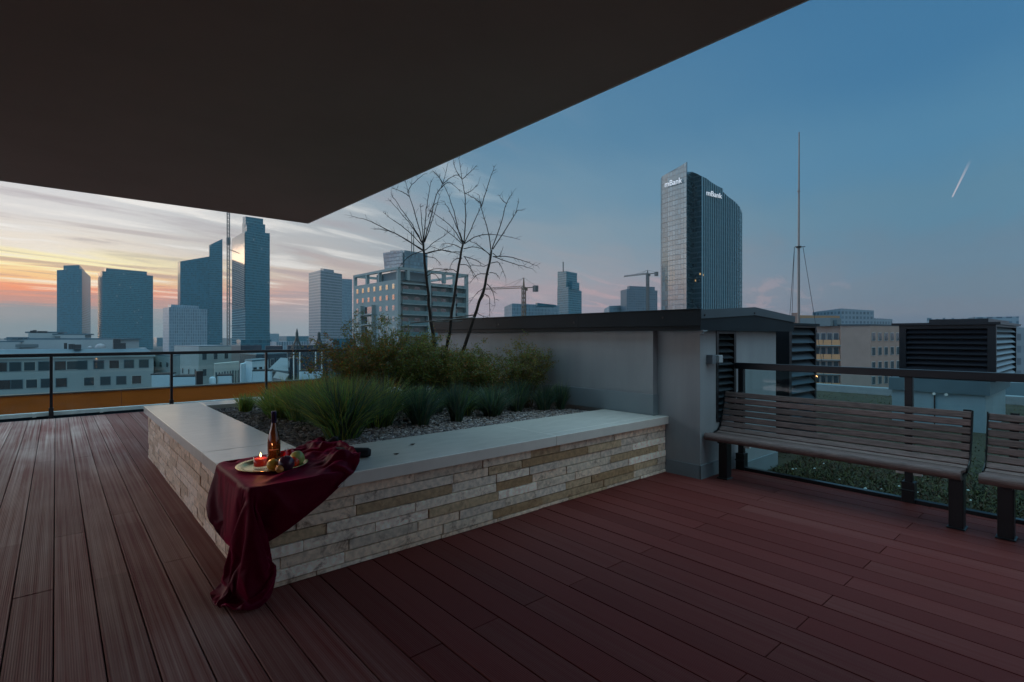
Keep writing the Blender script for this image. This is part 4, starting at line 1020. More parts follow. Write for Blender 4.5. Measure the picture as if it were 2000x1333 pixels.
# T1, T2 twin dark slabs at the left
D = 1100
P = foot((111, D * 1.0, 528), (160, D, 526), (177, D * 1.12, 541)); C_ = foot((124, D * 1.02, 519), (155, D * 1.02, 518), (166, D * 1.10, 530))
tower('office_tower', 'slim dark blue tower, leftmost on the skyline', 'tower', [('facade', P, GZ, fa), ('roof_block', C_, P[1][2], fa)], None, G_T)
P = foot((191, D * 1.08, 534), (200, D, 530), (299, D * 1.06, 539)); C_ = foot((204, D * 1.06, 524), (207, D * 1.01, 524), (287, D * 1.055, 531))
tower('office_tower', 'broad dark blue tower, second from the left on the skyline', 'tower', [('facade', P, GZ, fa2), ('roof_block', C_, P[1][2] - 3, fa2)], None, G_T)
# T3 slanted roof tower
D = 950
P = foot((347, D * 1.10, 512), (352, D, 511), (434, D * 1.02, 497)); 
C_ = foot((408, D * 1.05, 480), (409, D * 1.012, 479), (434.5, D * 1.018, 467)); 
t3 = tower('office_tower', 'dark glass tower with slanted roof rising to a taller right end', 'tower', [('facade', P, GZ, fa), ('roof_block', lowz(C_, 0) and C_, GZ + 5, fa2)], None, G_T)
# pale low office in front
D = 620
P = foot((318, D * 1.02, 602), (330, D, 600), (405, D * 1.03, 605)); C_ = foot((328, D * 1.03, 596), (334, D * 1.01, 595), (388, D * 1.03, 598))
tower('office_block', 'pale vertical finned office block in front of the slanted roof tower', 'office building', [('facade', P, GZ, fc), ('roof_block', C_, P[1][2] - 2, fc)], None)
# T4 tall stepped tower
D = 800
fw4 = facade('warm_reflecting_glass', (.05, .06, .07), (.10, .10, .10), 2.6, 3.9, .08, .22, ior=2.6, rough=.08, wav=.2)
P = foot((453, D * 1.10, 467), (479, D, 452), (527, D * 1.05, 456)); 
C_ = foot((474, D * 1.04, 424), (480, D * 1.01, 423), (514, D * 1.04, 428)); C2 = foot((473, D * 1.045, 437), (482, D * 1.008, 436), (518, D * 1.045, 439))
tower('office_tower', 'tallest stepped blue tower just left of the overhang corner', 'tower', [('facade', P, GZ, fa2), ('upper_block', C2, P[1][2] - 4, fa), ('crown', C_, C2[1][2] - 2, fa2)], None, G_T)
Q = foot((452.6, D * 1.099, 518), (466, D * 1.045, 527), (470, D * 1.06, 527))
w = MB()
a = (*at(454, D * 1.094), 0); c = (*at(478.4, D * .9985), 0)
za, zc_ = zat(468, D * 1.094), zat(454, D * .9985); zb = zat(600, D)
nn = Vector((a[1] - c[1], c[0] - a[0], 0)).normalized(); 
if nn.dot(Vector((a[0], a[1], 0))) > 0: nn = -nn
o_ = nn * .6; m4 = [o for o in COL.objects if o.get('label', '').startswith('tallest stepped')][0]
w.quad((a[0] + o_.x, a[1] + o_.y, zb), (c[0] + o_.x, c[1] + o_.y, zb), (c[0] + o_.x, c[1] + o_.y, zc_), (a[0] + o_.x, a[1] + o_.y, za), uv=[(0, 0), (90, 0), (90, 150), (0, 150)])
w.build('side_glazing', fw4, m4)
# hoist mast beside it
def lattice(m, x, y, z0, z1, s, seg, th, mt=None):
    for dx, dy in ((-1, -1), (1, -1), (1, 1), (-1, 1)): m.bar((x + dx*s/2, y + dy*s/2, z0), (x + dx*s/2, y + dy*s/2, z1), th)
    n = max(1, int((z1 - z0) / seg)); cs = [(-1, -1), (1, -1), (1, 1), (-1, 1)]
    for i in range(n):
        za, zb2 = z0 + (z1 - z0) * i / n, z0 + (z1 - z0) * (i + 1) / n
        for k in range(4):
            a, b2 = cs[k], cs[(k + 1) % 4]; m.bar((x + a[0]*s/2, y + a[1]*s/2, za), (x + b2[0]*s/2, y + b2[1]*s/2, zb2), th * .7); m.bar((x + a[0]*s/2, y + a[1]*s/2, za), (x + b2[0]*s/2, y + b2[1]*s/2, za), th * .7)
m_crane = mat('crane_steel', (.12, .10, .09), .6)
m_crane_y = mat('yellow_crane_steel', (.16, .09, .045), .55)
D = 760; x, y = at(446, D)
hm = thing('crane_mast', 'very tall lattice crane mast tied to the tallest tower', 'crane', (x, y, GZ))
m = MB(); lattice(m, x, y, GZ, zat(405, D), 3.2, 5.5, .55); m.build('lattice_mast', m_crane, hm)
m = MB(); m.box(x - 2.3, y - 2.3, zat(478, D), x + 2.3, y + 2.3, zat(465, D)); m.build('climbing_cage', m_crane, hm)
for yy in (487, 526, 560, 593, 637):
    e = at(468, 800); m = MB(); m.bar((x, y, zat(yy, D)), (e[0], e[1], zat(yy, D)), .8); m.build('tie_beam', m_crane, hm)
# T5 pale gridded tower
D = 640
P = foot((603, D * 1.04, 534), (626, D, 528), (668, D * 1.05, 536)); P2 = foot((660, D * 1.06, 545), (668, D * 1.052, 545), (688, D * 1.08, 546)); C_ = foot((626, D * 1.03, 524), (632, D * 1.01, 525), (652, D * 1.03, 528))
t5 = tower('gridded_tower', 'pale gridded high-rise left of the balcony apartment block', 'tower', [('facade', P, GZ, fpl), ('side_wing', P2, GZ, fc), ('roof_block', C_, P[1][2] - 3, fpl)], None)

# ---- apartment block with balconies
m_ap = mat('pale_apartment_render', (.27, .31, .30), .8, var=.08, vscale=.2)
m_apd = mat('grey_apartment_render', (.14, .17, .18), .8)  # darker grey render, shared by penthouse, low walls and chimney
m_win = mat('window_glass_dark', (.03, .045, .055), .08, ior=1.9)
m_winf = mat('window_frame_pale', (.45, .45, .43), .6)
m_bal = mat('teal_balcony_glass', (.05, .15, .16), .12, ior=1.6)
D = 142; Lp, Mp, Rp = (690, D * 1.147, 537), (777, D, 521), (915, D * 1.13, 536)
PA = [Vector((*at(p[0], p[1]), 0)) for p in (Lp, Mp, Rp)]; ztop = zat(521, D)
ap = thing('apartment_block', 'big apartment block with teal balconies and an open roof frame behind the bare trees', 'apartment building', (PA[1].x, PA[1].y, GZ))
zr = ztop - 3.4          # real roof under the open frame
back = PA[0] + PA[2] - PA[1]
inn = lambda p, f=.0: p
m = MB(); cen = (PA[0] + PA[2]) / 2
def shrink(p, k): return p + (cen - p) * k
poly = [PA[0], PA[1], PA[2], back]
inset = [Vector((p.x, p.y, 0)) for p in poly]
dR = (PA[2] - PA[1]).normalized(); dL = (PA[0] - PA[1]).normalized(); LR = (PA[2] - PA[1]).length; LL = (PA[0] - PA[1]).length
REC = 1.8
body = [PA[0] + dR * .0, PA[1], PA[1] + dR * .9, PA[1] + dR * .9 + dL * REC, PA[2] + dL * REC - dR * .9, PA[2] - dR * .9, PA[2], back]
m.prism([(p.x, p.y) for p in (PA[0], PA[1] + dL * REC, PA[2] + dL * REC, back)], GZ, zr); m.build('wall', m_ap, ap)
nL = Vector((dL.y, -dL.x, 0)); nL = nL if nL.dot(PA[1]) < 0 else -nL
nR = Vector((dR.y, -dR.x, 0)); nR = nR if nR.dot(PA[1]) < 0 else -nR
def ob(m, p, d1, l1, d2, l2, z0, z1, mt=None): m.obox((p.x, p.y, z0), (d1.x * l1, d1.y * l1, 0), (d2.x * l2, d2.y * l2, 0), (0, 0, z1 - z0), mat=mt)
m = MB(); ob(m, PA[1], dR, .9, dL, REC, GZ, zr); ob(m, PA[2] - dR * .9, dR, .9, dL, REC, GZ, zr)
pf = [0, .42, .50, .80, .84]
for f in (.40, .76): ob(m, PA[1] + dR * LR * f, dR, 1.0, dL, REC, GZ, zr)
m.build('pier', m_ap, ap)
# open roof frame (pergola)
m = MB()
ob(m, PA[1], dL, LL, nL * -1, .9, ztop - .7, ztop); ob(m, PA[1], dR, LR, nR * -1, .9, ztop - .703, ztop + .003)
ob(m, PA[0] + dL * -.9, dL, .9, dR, LR, ztop - .7, ztop + .001); ob(m, PA[2], dL, LL, dR * -1, .9, ztop - .69, ztop - .001)
for f in (0, .30, .58): ob(m, PA[0] - dL * (LL * f + .9), dL, .9, nL * -1, .9, zr, ztop - .7)
for f in (.12, .40, .62, .78, .962): ob(m, PA[1] + dR * LR * f, dR, .9, nR * -1, .9, zr, ztop - .7)
ob(m, PA[1], dR, .9, dL, .9, zr, ztop - .7); ob(m, back - dR * .9 , dR, .9, dL * -1, .9, zr, ztop - .7)
m.build('roof_frame', m_ap, ap)
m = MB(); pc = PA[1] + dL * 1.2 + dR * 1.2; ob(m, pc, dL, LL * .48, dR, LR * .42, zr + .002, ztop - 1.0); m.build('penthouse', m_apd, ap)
FH = 2.95; zr0 = zr - 1.0
def window(parent, p, d, n, u0, u1, z0, z1, name='window', fm=m_winf, gm_=m_win, fr=.08):
    m = MB(); q = p + d * u0 + n * .02
    m.obox((q.x, q.y, z0), (d.x * (u1 - u0), d.y * (u1 - u0), 0), (n.x * .05, n.y * .05, 0), (0, 0, z1 - z0), mat=fm)
    q2 = p + d * (u0 + fr) + n * .075
    m.obox((q2.x, q2.y, z0 + fr), (d.x * (u1 - u0 - 2 * fr), d.y * (u1 - u0 - 2 * fr), 0), (n.x * .02, n.y * .02, 0), (0, 0, z1 - z0 - 2 * fr), mat=gm_)
    return m.build(name, [fm, gm_], parent)
for r_ in range(7):
    zt2 = zr0 - r_ * FH
    for c_ in range(7):
        if r_ >= 2 and c_ in (3, 4, 5): continue
        u = 1.6 + c_ * (LL - 3.2) / 6.6
        if r_ in (0, 1) or c_ in (0, 1, 2, 6): window(ap, PA[1], dL, nL, u, u + 1.45, zt2 - 1.55, zt2, fr=.12)
    if 2 <= r_ < 6:
        m = MB(); q = PA[1] + dL * (LL * .47) + nL * .05
        ob(m, q, dL, LL * .26, nL, 1.1, zt2 - 2.3, zt2 - 2.1); ob(m, q, dL, .12, nL, 1.1, zt2 - 2.1, zt2 + .5); ob(m, q + dL * LL * .26, dL, .12, nL, 1.1, zt2 - 2.1, zt2 + .5); m.build('loggia', m_ap, ap)
        window(ap, PA[1], dL, nL, LL * .49, LL * .71, zt2 - 2.0, zt2 + .2, name='loggia_window')
for r_ in range(7):
    zf = zr - .8 - r_ * FH
    for (f0, f1) in ((.06, .40), (.46, .76), (.82, .955)):
        a = PA[1] + dR * LR * f0; ln = LR * (f1 - f0)
        m = MB(); ob(m, a, dR, ln, dL, REC, zf - FH + .0, zf - FH + .28); bo_ = m.build('balcony', m_ap, ap)
        m = MB(); ob(m, a + nR * .02 + dR * .02, dR, ln - .04, dL, .06, zf - FH + .285, zf - FH + 1.25); m.build('balustrade', m_bal, bo_)
        w2 = a + dL * REC
        for k in range(2 if ln > 4 else 1): window(ap, w2, dR, nR, ln * (.12 + .45 * k), ln * (.12 + .45 * k) + min(1.9, ln * .34), zf - FH + .35, zf - .6, name='balcony_door')
    m = MB()
    for (f0, f1) in ((.06, .40), (.46, .76), (.82, .955)): ob(m, PA[1] + dR * LR * f0, dR, LR * (f1 - f0), dL, REC, zf - .28, zf - .0) if r_ == 0 else None
    if r_ == 0: m.build('lintel', m_ap, ap)
# glass crown tower behind
D = 480
fcr = facade('pale_glass_crown', (.10, .17, .20), (.05, .08, .10), 2.4, 3.4, .10, .20, ior=1.7, rough=.2)
P = foot((762, D * 1.03, 490), (790, D, 489), (835, D * 1.05, 496)); 
tc_ = tower('glass_crown_tower', 'glass tower with slanted crown peeking over the apartment block', 'tower', [('facade', P, GZ, fcr)], None)
w = MB(); a, b2 = at(748, D * 1.02), at(786, D * .99); c2 = at(751, D * 1.02); z0, z1 = zat(524, D), zat(491, D)
w.quad((c2[0], c2[1], z0), (b2[0], b2[1], z0), (b2[0], b2[1], z1), (a[0], a[1], z1), uv=[(0, 0), (18, 0), (18, 16), (0, 16)])
sv = w.build('slanted_screen', fcr, tc_); so2 = sv.modifiers.new('t', 'SOLIDIFY'); so2.thickness = .5
w = MB()
for px in (804, 808): q = at(px, D); w.bar((q[0], q[1], zat(495, D)), (q[0], q[1], zat(452, D)), .6)
w.build('antenna', m_crane, tc_)

# ---- right of centre skyline
D = 520
P = foot((985, D * 1.05, 600), (1000, D, 593), (1092, D * 1.06, 597)); P2 = foot((1046, D * 1.01, 592), (1050, D * .99, 592), (1086, D * 1.01, 596))
tower('office_block', 'long low blue office block under the lattice crane', 'office building', [('facade', P, GZ, fc), ('upper_floor', P2, P[1][2] - 3, fa)], None)
D = 900
P = foot((1088.5, D * 1.03, 562), (1110, D, 561), (1136, D * 1.04, 569)); C_ = foot((1089, D * 1.03, 531), (1106, D * 1.005, 530), (1127, D * 1.03, 534)); C2 = foot((1100, D * 1.03, 551), (1118, D * 1.002, 550), (1131.5, D * 1.03, 553))
t8 = tower('office_tower', 'rounded stepped tower with antenna right of the lattice crane', 'tower', [('facade', P, GZ, fa2), ('crown', C_, P[1][2] - 3, fa2), ('step', C2, P[1][2] - 3, fa)], None, G_T)
w = MB(); q = at(1100, D); w.bar((q[0], q[1], zat(532, D)), (q[0], q[1], zat(512, D)), 1.4); w.build('antenna', m_crane, t8)
D = 700
fpur = facade('panelled_highrise', (.05, .09, .12), (.13, .15, .18), 3.4, 3.2, .35, .4, ior=1.5, rough=.4)
P = foot((1212, D * 1.05, 568), (1224, D, 565), (1284, D * 1.02, 568)); C_ = foot((1225, D * 1.02, 560), (1230, D * 1.005, 559), (1279, D * 1.02, 561)); 
tower('high_rise', 'broad blue grey high-rise left of the tall glass bank tower', 'tower', [('facade', P, GZ, fpur), ('roof_block', C_, P[1][2] - 2, fpur)], None)
P = foot((1180, D * 1.05, 604), (1190, D * 1.02, 598), (1213, D * 1.05, 597)); tower('office_block', 'small stepped block left of the blue grey high-rise', 'office building', [('facade', P, GZ, fc)], None)

# ---- tower cranes
def crane(px, D, pbase, pjib, ptip, pL, pR, label, m_, th=.5, s=2.2):
    x, y = at(px, D); t = thing('tower_crane', label, 'crane', (x, y, GZ), 'tower cranes on the skyline')
    zj = zat(pjib, D); m = MB(); lattice(m, x, y, GZ, zj + 1, s, 3.6, th); m.build('mast', m_, t)
    zt2 = zat(ptip, D); m = MB(); m.bar((x - .8, y, zj), (x, y, zt2), th); m.bar((x + .8, y, zj), (x, y, zt2), th); m.bar((x, y, zj), (x, y, zt2), th); m.build('apex', m_, t)
    xl, yl = at(pL[0], D * 1.04); zl = zat(pL[1], D * 1.04); m = MB(); a = Vector((x, y, zj)); b2 = Vector((xl, yl, zl)); n = 14
    up = Vector((0, 0, 1.7)); m.bar(a, b2, th * .9); m.bar(a + up, b2 + up * .6, th * .7)
    for i in range(n): m.bar(a.lerp(b2, i / n), a.lerp(b2, (i + .5) / n) + up * .9, th * .5); m.bar(a.lerp(b2, (i + .5) / n) + up * .9, a.lerp(b2, (i + 1) / n), th * .5)
    m.build('jib', m_, t)
    xr, yr = at(pR[0], D * .99); zr_ = zat(pR[1], D * .99); c = Vector((xr, yr, zr_)); m = MB(); m.bar(a, c, th * 1.4); m.build('counter_jib', m_, t)
    m = MB(); e = a.lerp(c, .85); m.box(e.x - 1.6, e.y - 1.6, e.z - 3.6, e.x + 1.6, e.y + 1.6, e.z + 1.2); m.build('counterweight', m_crane, t)
    m = MB(); tip = Vector((x, y, zt2)); m.bar(tip, a.lerp(b2, .55) + up * .8, th * .3); m.bar(tip, a.lerp(b2, .28) + up * .8, th * .3); m.bar(tip, c, th * .3); m.build('stay', m_crane, t)
    m = MB(); q = a + Vector((1.2, -1.6, -1.0)); m.box(q.x - .8, q.y - .8, q.z - 1.2, q.x + .8, q.y + .8, q.z + .8); m.build('cab', m_, t)
crane(1023, 420, 592, 563, 543, (945, 566), (1050, 561), 'lattice tower crane above the long low office block', m_crane_y)
crane(1265, 620, 560, 536, 528, (1219, 541), (1285, 533), 'tower crane standing on the blue grey high-rise left of the bank tower', m_crane, th=.7)

# ---- bank tower
D = 345
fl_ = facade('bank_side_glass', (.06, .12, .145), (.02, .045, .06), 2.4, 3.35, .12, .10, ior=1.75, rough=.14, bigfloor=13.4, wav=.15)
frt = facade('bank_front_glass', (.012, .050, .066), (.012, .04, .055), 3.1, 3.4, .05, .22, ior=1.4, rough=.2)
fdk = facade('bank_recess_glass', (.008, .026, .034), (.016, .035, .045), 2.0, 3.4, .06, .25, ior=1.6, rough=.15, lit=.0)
def pt(px, k, py): d = D * k; return (*at(px, d), zat(py, d))
mbk = thing('bank_tower', 'tall curved glass bank tower with white mBank lettering', 'office tower', (*at(1345, D), GZ)); mbk['label'] = 'tall curved glass office tower with two white illuminated name signs'
left = [pt(1300, 1.16, 352), pt(1291.5, 1.085, 354), pt(1290.5, 1.07, 350), pt(1293, 1.058, 345), pt(1305, 1.040, 338), pt(1318, 1.025, 332), pt(1330, 1.012, 324), pt(1341, 1.0, 316.5), pt(1342.5, 1.006, 317)]
def wallrun(m, pts, z0, shift=None, close=None):
    u = 0
    for a, c in zip(pts[:-1], pts[1:]):
        ln = math.hypot(c[0] - a[0], c[1] - a[1]); m.quad((a[0], a[1], z0), (c[0], c[1], z0), c, a, uv=[(u, 0), (u + ln, 0), (u + ln, c[2] - z0), (u, a[2] - z0)]); u += ln
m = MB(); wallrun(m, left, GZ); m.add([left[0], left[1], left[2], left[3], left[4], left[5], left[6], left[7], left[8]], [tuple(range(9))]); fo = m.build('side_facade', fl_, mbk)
# the side facade flares towards the foot: its front edge stands further out at the bottom
for v in fo.data.vertices:
    wz = v.co.z + GZ
    if abs(wz - GZ) < .1:
        pass
rec = [pt(1342.5, 1.006, 336), pt(1352, 1.03, 336), pt(1362, 1.02, 340), pt(1371, 1.012, 345)]
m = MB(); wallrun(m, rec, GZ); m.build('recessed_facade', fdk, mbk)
rgt = [pt(1371, 1.010, 345), pt(1380, 1.02, 349), pt(1390, 1.032, 357), pt(1400, 1.043, 363), pt(1412, 1.057, 369), pt(1412.2, 1.057, 378), pt(1420, 1.066, 383), pt(1430, 1.078, 390), pt(1438, 1.09, 397), pt(1444, 1.102, 404), pt(1448, 1.122, 412), pt(1449.3, 1.145, 420)]
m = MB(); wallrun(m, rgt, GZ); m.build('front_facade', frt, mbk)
bkL, bkR = pt(1325, 1.30, 352), pt(1430, 1.30, 420)
m = MB(); wallrun(m, [rgt[-1], bkR, bkL, left[0]], GZ); m.build('rear_facade', frt, mbk)
m = MB(); zR = zat(356, D); rp = [left[1], left[-1], rec[0], rec[1], rec[2], rgt[0], rgt[4], rgt[8], rgt[-1], bkR, bkL]
m.add([(p[0], p[1], min(zR, p[2]) - 1.0) for p in rp], [tuple(range(len(rp)))]); m.build('roof', froof, mbk)
m = MB()     # slim vertical fins on the front facade
pxs = [1371, 1380, 1390, 1400, 1412, 1412.2, 1420, 1430, 1438, 1444, 1448, 1449.3]
for i in range(19):
    pxf = 1371.6 + i * 4.28; k = max(j for j in range(len(pxs) - 1) if pxs[j] <= min(pxf, 1449.2)); f = min(1, (pxf - pxs[k]) / (pxs[k + 1] - pxs[k]))
    a, c = rgt[k], rgt[k + 1]; x, y, z = [a[j] + (c[j] - a[j]) * f for j in range(3)]
    n = Vector((x, y, 0)).normalized(); m.bar((x - n.x * .3, y - n.y * .3, GZ), (x - n.x * .3, y - n.y * .3, z), .60, .60)
m.build('fin', mat('pale_fin', (.20, .32, .36), .4), mbk, kind=None)
m_sign = mat('sign_letters', (.8, .8, .82), .5, emit=(.95, .95, 1.0), es=.34)
def sign(text, p0, p1, h, parent):
    cu = bpy.data.curves.new('t', 'FONT'); cu.body = text; cu.size = 1; cu.extrude = .03
    to = bpy.data.objects.new('t', cu); COL.objects.link(to); bpy.context.view_layer.update()
    me = bpy.data.meshes.new_from_object(to.evaluated_get(bpy.context.evaluated_depsgraph_get())); bpy.data.objects.remove(to)
    vs_ = [v.co.copy() for v in me.vertices]; w_ = max(v.x for v in vs_) - min(v.x for v in vs_); x0 = min(v.x for v in vs_)
    p0, p1 = Vector(p0), Vector(p1); d = (p1 - p0) / w_; hd = Vector((d.x, d.y, 0)).normalized(); nrm = Vector((hd.y, -hd.x, 0))
    if nrm.dot(p0) > 0: nrm = -nrm
    sl = .0
    off = BASE[parent.name]
    for v, c in zip(me.vertices, vs_):
        v.co = p0 + d * (c.x - x0) + Vector((0, 0, c.y * h)) + nrm * (c.z * 6 + 1.1) - off
    me.materials.clear(); me.materials.append(m_sign)
    o = bpy.data.objects.new('name_sign', me); COL.objects.link(o); o.parent = parent
a = pt(1301, 1.043, 365); c = pt(1334, 1.007, 356); sign('mBank', (a[0], a[1], a[2] - .5), (c[0], c[1], c[2] - .5), 5.4, mbk)
a = pt(1377, 1.016, 382); c = pt(1407, 1.052, 389); sign('mBank', (a[0], a[1], a[2]), (c[0], c[1], c[2]), 5.0, mbk)
for (px, py, w_) in ((1361, 536, 1.3), (1352, 549, .8), (1367, 538, .9)):
    q = at(px, D * 1.016); m = MB(); z = zat(py, D); m.box(q[0] - w_ / 2, q[1] - 2.5, z, q[0] + w_ / 2, q[1] - 2.2, z + 1.2); m.build('lit_window', mat('lit_window', (.5, .3, .1), .5, emit=(1, .55, .2), es=.45), mbk)

# ---- left office building across the street
D0 = 99
m_off = mat('pale_office_render', (.36, .39, .39), .8, var=.08, vscale=.15)
m_man = mat('blue_grey_mansard', (.10, .16, .19), .5, var=.15, vscale=.4)
A0 = Vector((*at(-260, D0 * .90), 0)); A1 = Vector((*at(300, D0 * 1.13), 0)); d = (A1 - A0); LO = d.length; d.normalize(); n_ = Vector((d.y, -d.x, 0)); n_ = n_ if n_.dot(A0) < 0 else -n_
of = thing('office_building', 'long pale office building with square windows beyond the far railing at left', 'office building', (A1.x, A1.y, GZ))
zc1 = zat(700, D0 * 1.05)
m = MB(); ob(m, A0, d, LO, n_ * -1, 16, GZ, zc1); ob(m, A0 + n_ * .3, d, LO + .3, n_ * -1, .6, zc1 + .01, zc1 + .35); m.build('wall', m_off, of)
m = MB(); z0, z1 = zc1 + .36, zat(683, D0 * 1.05)
p = [A0, A1, A1 - n_ * 15 , A0 - n_ * 15]; q = [A0 - n_ * 1.8, A1 - n_ * 1.8 - d * 1.5, A1 - n_ * 13 - d * 1.5, A0 - n_ * 13]
m.add([(v.x, v.y, z0) for v in p] + [(v.x, v.y, z1) for v in q], [(0, 1, 5, 4), (1, 2, 6, 5), (2, 3, 7, 6), (3, 0, 4, 7), (4, 5, 6, 7)]); m.build('mansard_roof', m_man, of)
def mark(px): # parameter along the wall for a photo column
    k = (px - CX) / F; dx, dy = fw[0] + k * rt[0], fw[1] + k * rt[1]
    det = dx * (-d.y) - dy * (-d.x); t_ = (A0.x * (-d.y) - A0.y * (-d.x)) / det; return (Vector((dx * t_, dy * t_, 0)) - A0).dot(d), depth(dx * t_, dy * t_)
m_winr = mat('window_glass_brown', (.045, .03, .03), .1, ior=1.9)
for row, cols_ in ((728, [-120, -90, -60, -28, 2, 30, 58, 86, 118, 141, 160, 193, 223, 252, 281]), (762, [-118, -86, -54, -22, 9, 33, 62, 91, 120, 174, 206, 237, 267]), (797, [-100, -60, -20, 20, 60, 100, 140, 180, 220, 260])):
    for i, px in enumerate(cols_):
        u, dd = mark(px); row_z = zc1 - (row - 716) * .098 - .3
        window(of, A0, d, n_, u - .88, u + .88, row_z - .85, row_z + .95, fm=m_man if i % 3 else m_winf, gm_=m_win if i % 4 else m_winr, fr=.10)
# roof top storeys
def rb(lab, L1, R1, ytop, ybot, Dd, dep, mt, name='roof_storey', over=True):
    a = Vector((*at(L1, Dd), 0)); c = Vector((*at(R1, Dd * 1.02), 0)); dd = (c - a); l_ = dd.length; dd.normalize(); nn = Vector((-dd.y, dd.x, 0)); nn = nn if nn.dot(a) > 0 else -nn
    m = MB(); m.obox((a.x, a.y, zat(ybot, Dd)), dd * l_, nn * dep, (0, 0, zat(ytop, Dd) - zat(ybot, Dd)))
    if over: m.obox((a.x - dd.x * .5, a.y - dd.y * .5, zat(ytop, Dd) + .01), dd * (l_ + 1), nn * dep, (0, 0, .3), mat=m_man)
    m.build(name, [mt, m_man], of)
rb('', 13, 232, 664, 684, 108, 7, m_off); rb('', 55, 112, 651, 664, 111, 5, m_off); rb('', 108, 166, 655, 664, 111.5, 5, m_off)
rb('', -60, 40, 669, 684, 106, 6, m_off); rb('', 30, 110, 673, 679, 107.4, .4, m_apd, name='roof_window', over=False); rb('', 108, 140, 657, 660.5, 111.2, .4, m_apd, name='roof_window', over=False)
m = MB()
for px in (14, 22, 34, 46, 54): q = at(px, 107.5); m.bar((q[0], q[1], zat(665, 108)), (q[0], q[1], zat(660, 108)), .18)
a, c = at(13, 107.5), at(56, 108.5); m.bar((a[0], a[1], zat(660, 108)), (c[0], c[1], zat(660, 108)), .25); m.build('terrace_rail', m_man, of)
m = MB()
for px, r in ((196, .85), (176, .4)): q = at(px, 104); m = MB(); m.lathe([(r, 0), (r * .96, r * .35), (r * .7, r * .75), (r * .3, r * .97), (.01, r)], (q[0], q[1], zat(680, 104)), n=18); m.build('roof_dome', mat('pale_dome', (.30, .30, .31), .5), of, smooth=True)
m = MB()
for px, h, w_ in ((228, 20, 1.2), (233, 12, 2.0), (140, 10, 1.0), (151, 9, 1.2), (68, 6, .6), (83, 4, 1.5), (62, 5, .5), (128, 12, .5)): q = at(px, 106); zz = zat(682 if px > 100 else 651, 106); m = MB(); m.box(q[0] - w_ / 2, q[1] - w_ / 2, zz, q[0] + w_ / 2, q[1] + w_ / 2, zz + h * .1); m.build('roof_vent', m_louvre, of)

# ---- small buildings between
def block(name, label, cat, L1, M1, R1, mt, group=None, wins=None, roofm=None, parap=.0):
    P = foot(L1, M1, R1); P = lowz(P, P[1][2]); t = thing(name, label, cat, (P[1][0], P[1][1], GZ), group)
    m = MB(); m.prism([(p[0], p[1]) for p in P], GZ, P[1][2]); m.build('wall', mt, t)
    if roofm: m = MB(); m.prism([(p[0], p[1]) for p in P], P[1][2] + .01, P[1][2] + .25); m.build('roof', roofm, t)
    if wins:
        a = Vector((P[0][0], P[0][1], 0)); b2 = Vector((P[1][0], P[1][1], 0)); c = Vector((P[2][0], P[2][1], 0)); zt2 = P[1][2]
        for side, n, rows, ww, wh, fh, top in wins:
            s0, s1 = (a, b2) if side == 'L' else (b2, c); dd = s1 - s0; ln = dd.length; dd.normalize(); nn = Vector((dd.y, -dd.x, 0)); nn = nn if nn.dot(s0) < 0 else -nn
            for r_ in range(rows):
                for k in range(n):
                    u = ln * (k + .5) / n; window(t, s0, dd, nn, u - ww / 2, u + ww / 2, zt2 - top - r_ * fh - wh, zt2 - top - r_ * fh, fm=m_winf if (k + r_) % 3 else m_man, fr=.08)
    return t
m_pale = mat('pale_green_render', (.34, .37, .36), .8, var=.1, vscale=.2)
m_white = mat('blue_white_render', (.52, .60, .64), .75, var=.08, vscale=.5)
m_beige = mat('beige_stone_block', (.48, .45, .40), .8, var=.08, vscale=.3)
m_navy = mat('navy_glass_block', (.015, .035, .055), .2, ior=1.8)
block('tenement_building', 'pale tenement with two window columns below the crane mast', 'building', (340, 150, 700), (388, 140, 678), (452, 148, 680), m_pale, wins=[('R', 3, 5, 1.2, 2.0, 4.4, 1.5), ('L', 4, 3, .8, 1.6, 3.5, 6)], roofm=m_man)
block('townhouse', 'low rendered house with a pale roof right of the long office building', 'building', (296, 118, 704), (334, 112, 697), (352, 118, 700), m_pale, wins=[('L', 3, 3, 1.2, 1.2, 3.2, 1.2)], roofm=m_man)
block('stone_block', 'beige block with tall narrow dark openings in the middle distance', 'building', (418, 94, 712), (419, 92, 711), (467, 100, 721), m_beige, wins=[('R', 9, 1, .42, 3.6, 4.5, 1.5)])
block('glass_pavilion', 'dark navy glass block left of the steel pinnacles', 'building', (468, 170, 676), (470, 166, 675), (511, 168, 675), m_navy, group='navy glass blocks above the railing')
block('glass_pavilion', 'second dark navy glass block, just above the railing post', 'building', (517, 170, 676), (519, 166, 676), (552, 168, 676), m_navy, group='navy glass blocks above the railing')
block('glass_pavilion', 'long navy glass block behind the steel pinnacles', 'building', (560, 180, 676), (562, 176, 675), (640, 184, 676), m_navy, group='navy glass blocks above the railing')
block('pink_annex', 'small pinkish annex above the railing left of the navy blocks', 'building', (446, 155, 677), (448, 150, 675), (470, 153, 675), mat('pinkish_render', (.34, .28, .27), .8))
block('townhouse', 'dark grey town house behind the railing post in the middle distance', 'building', (468, 120, 700), (500, 112, 694), (560, 122, 696), m_navy, wins=[('R', 5, 3, 1.3, 1.6, 3.2, 1.0)], roofm=m_man)
block('townhouse', 'pale stepped house with balconies left of the sloping grey roof', 'building', (478, 96, 716), (492, 92, 707), (524, 98, 712), m_white, wins=[('R', 3, 3, 1.2, 1.6, 3.0, 1.0)], roofm=m_man)
block('townhouse', 'tall narrow pale slab house between beige block and railing post', 'building', (469, 86, 714), (471, 84, 712), (480, 88, 713), m_white)
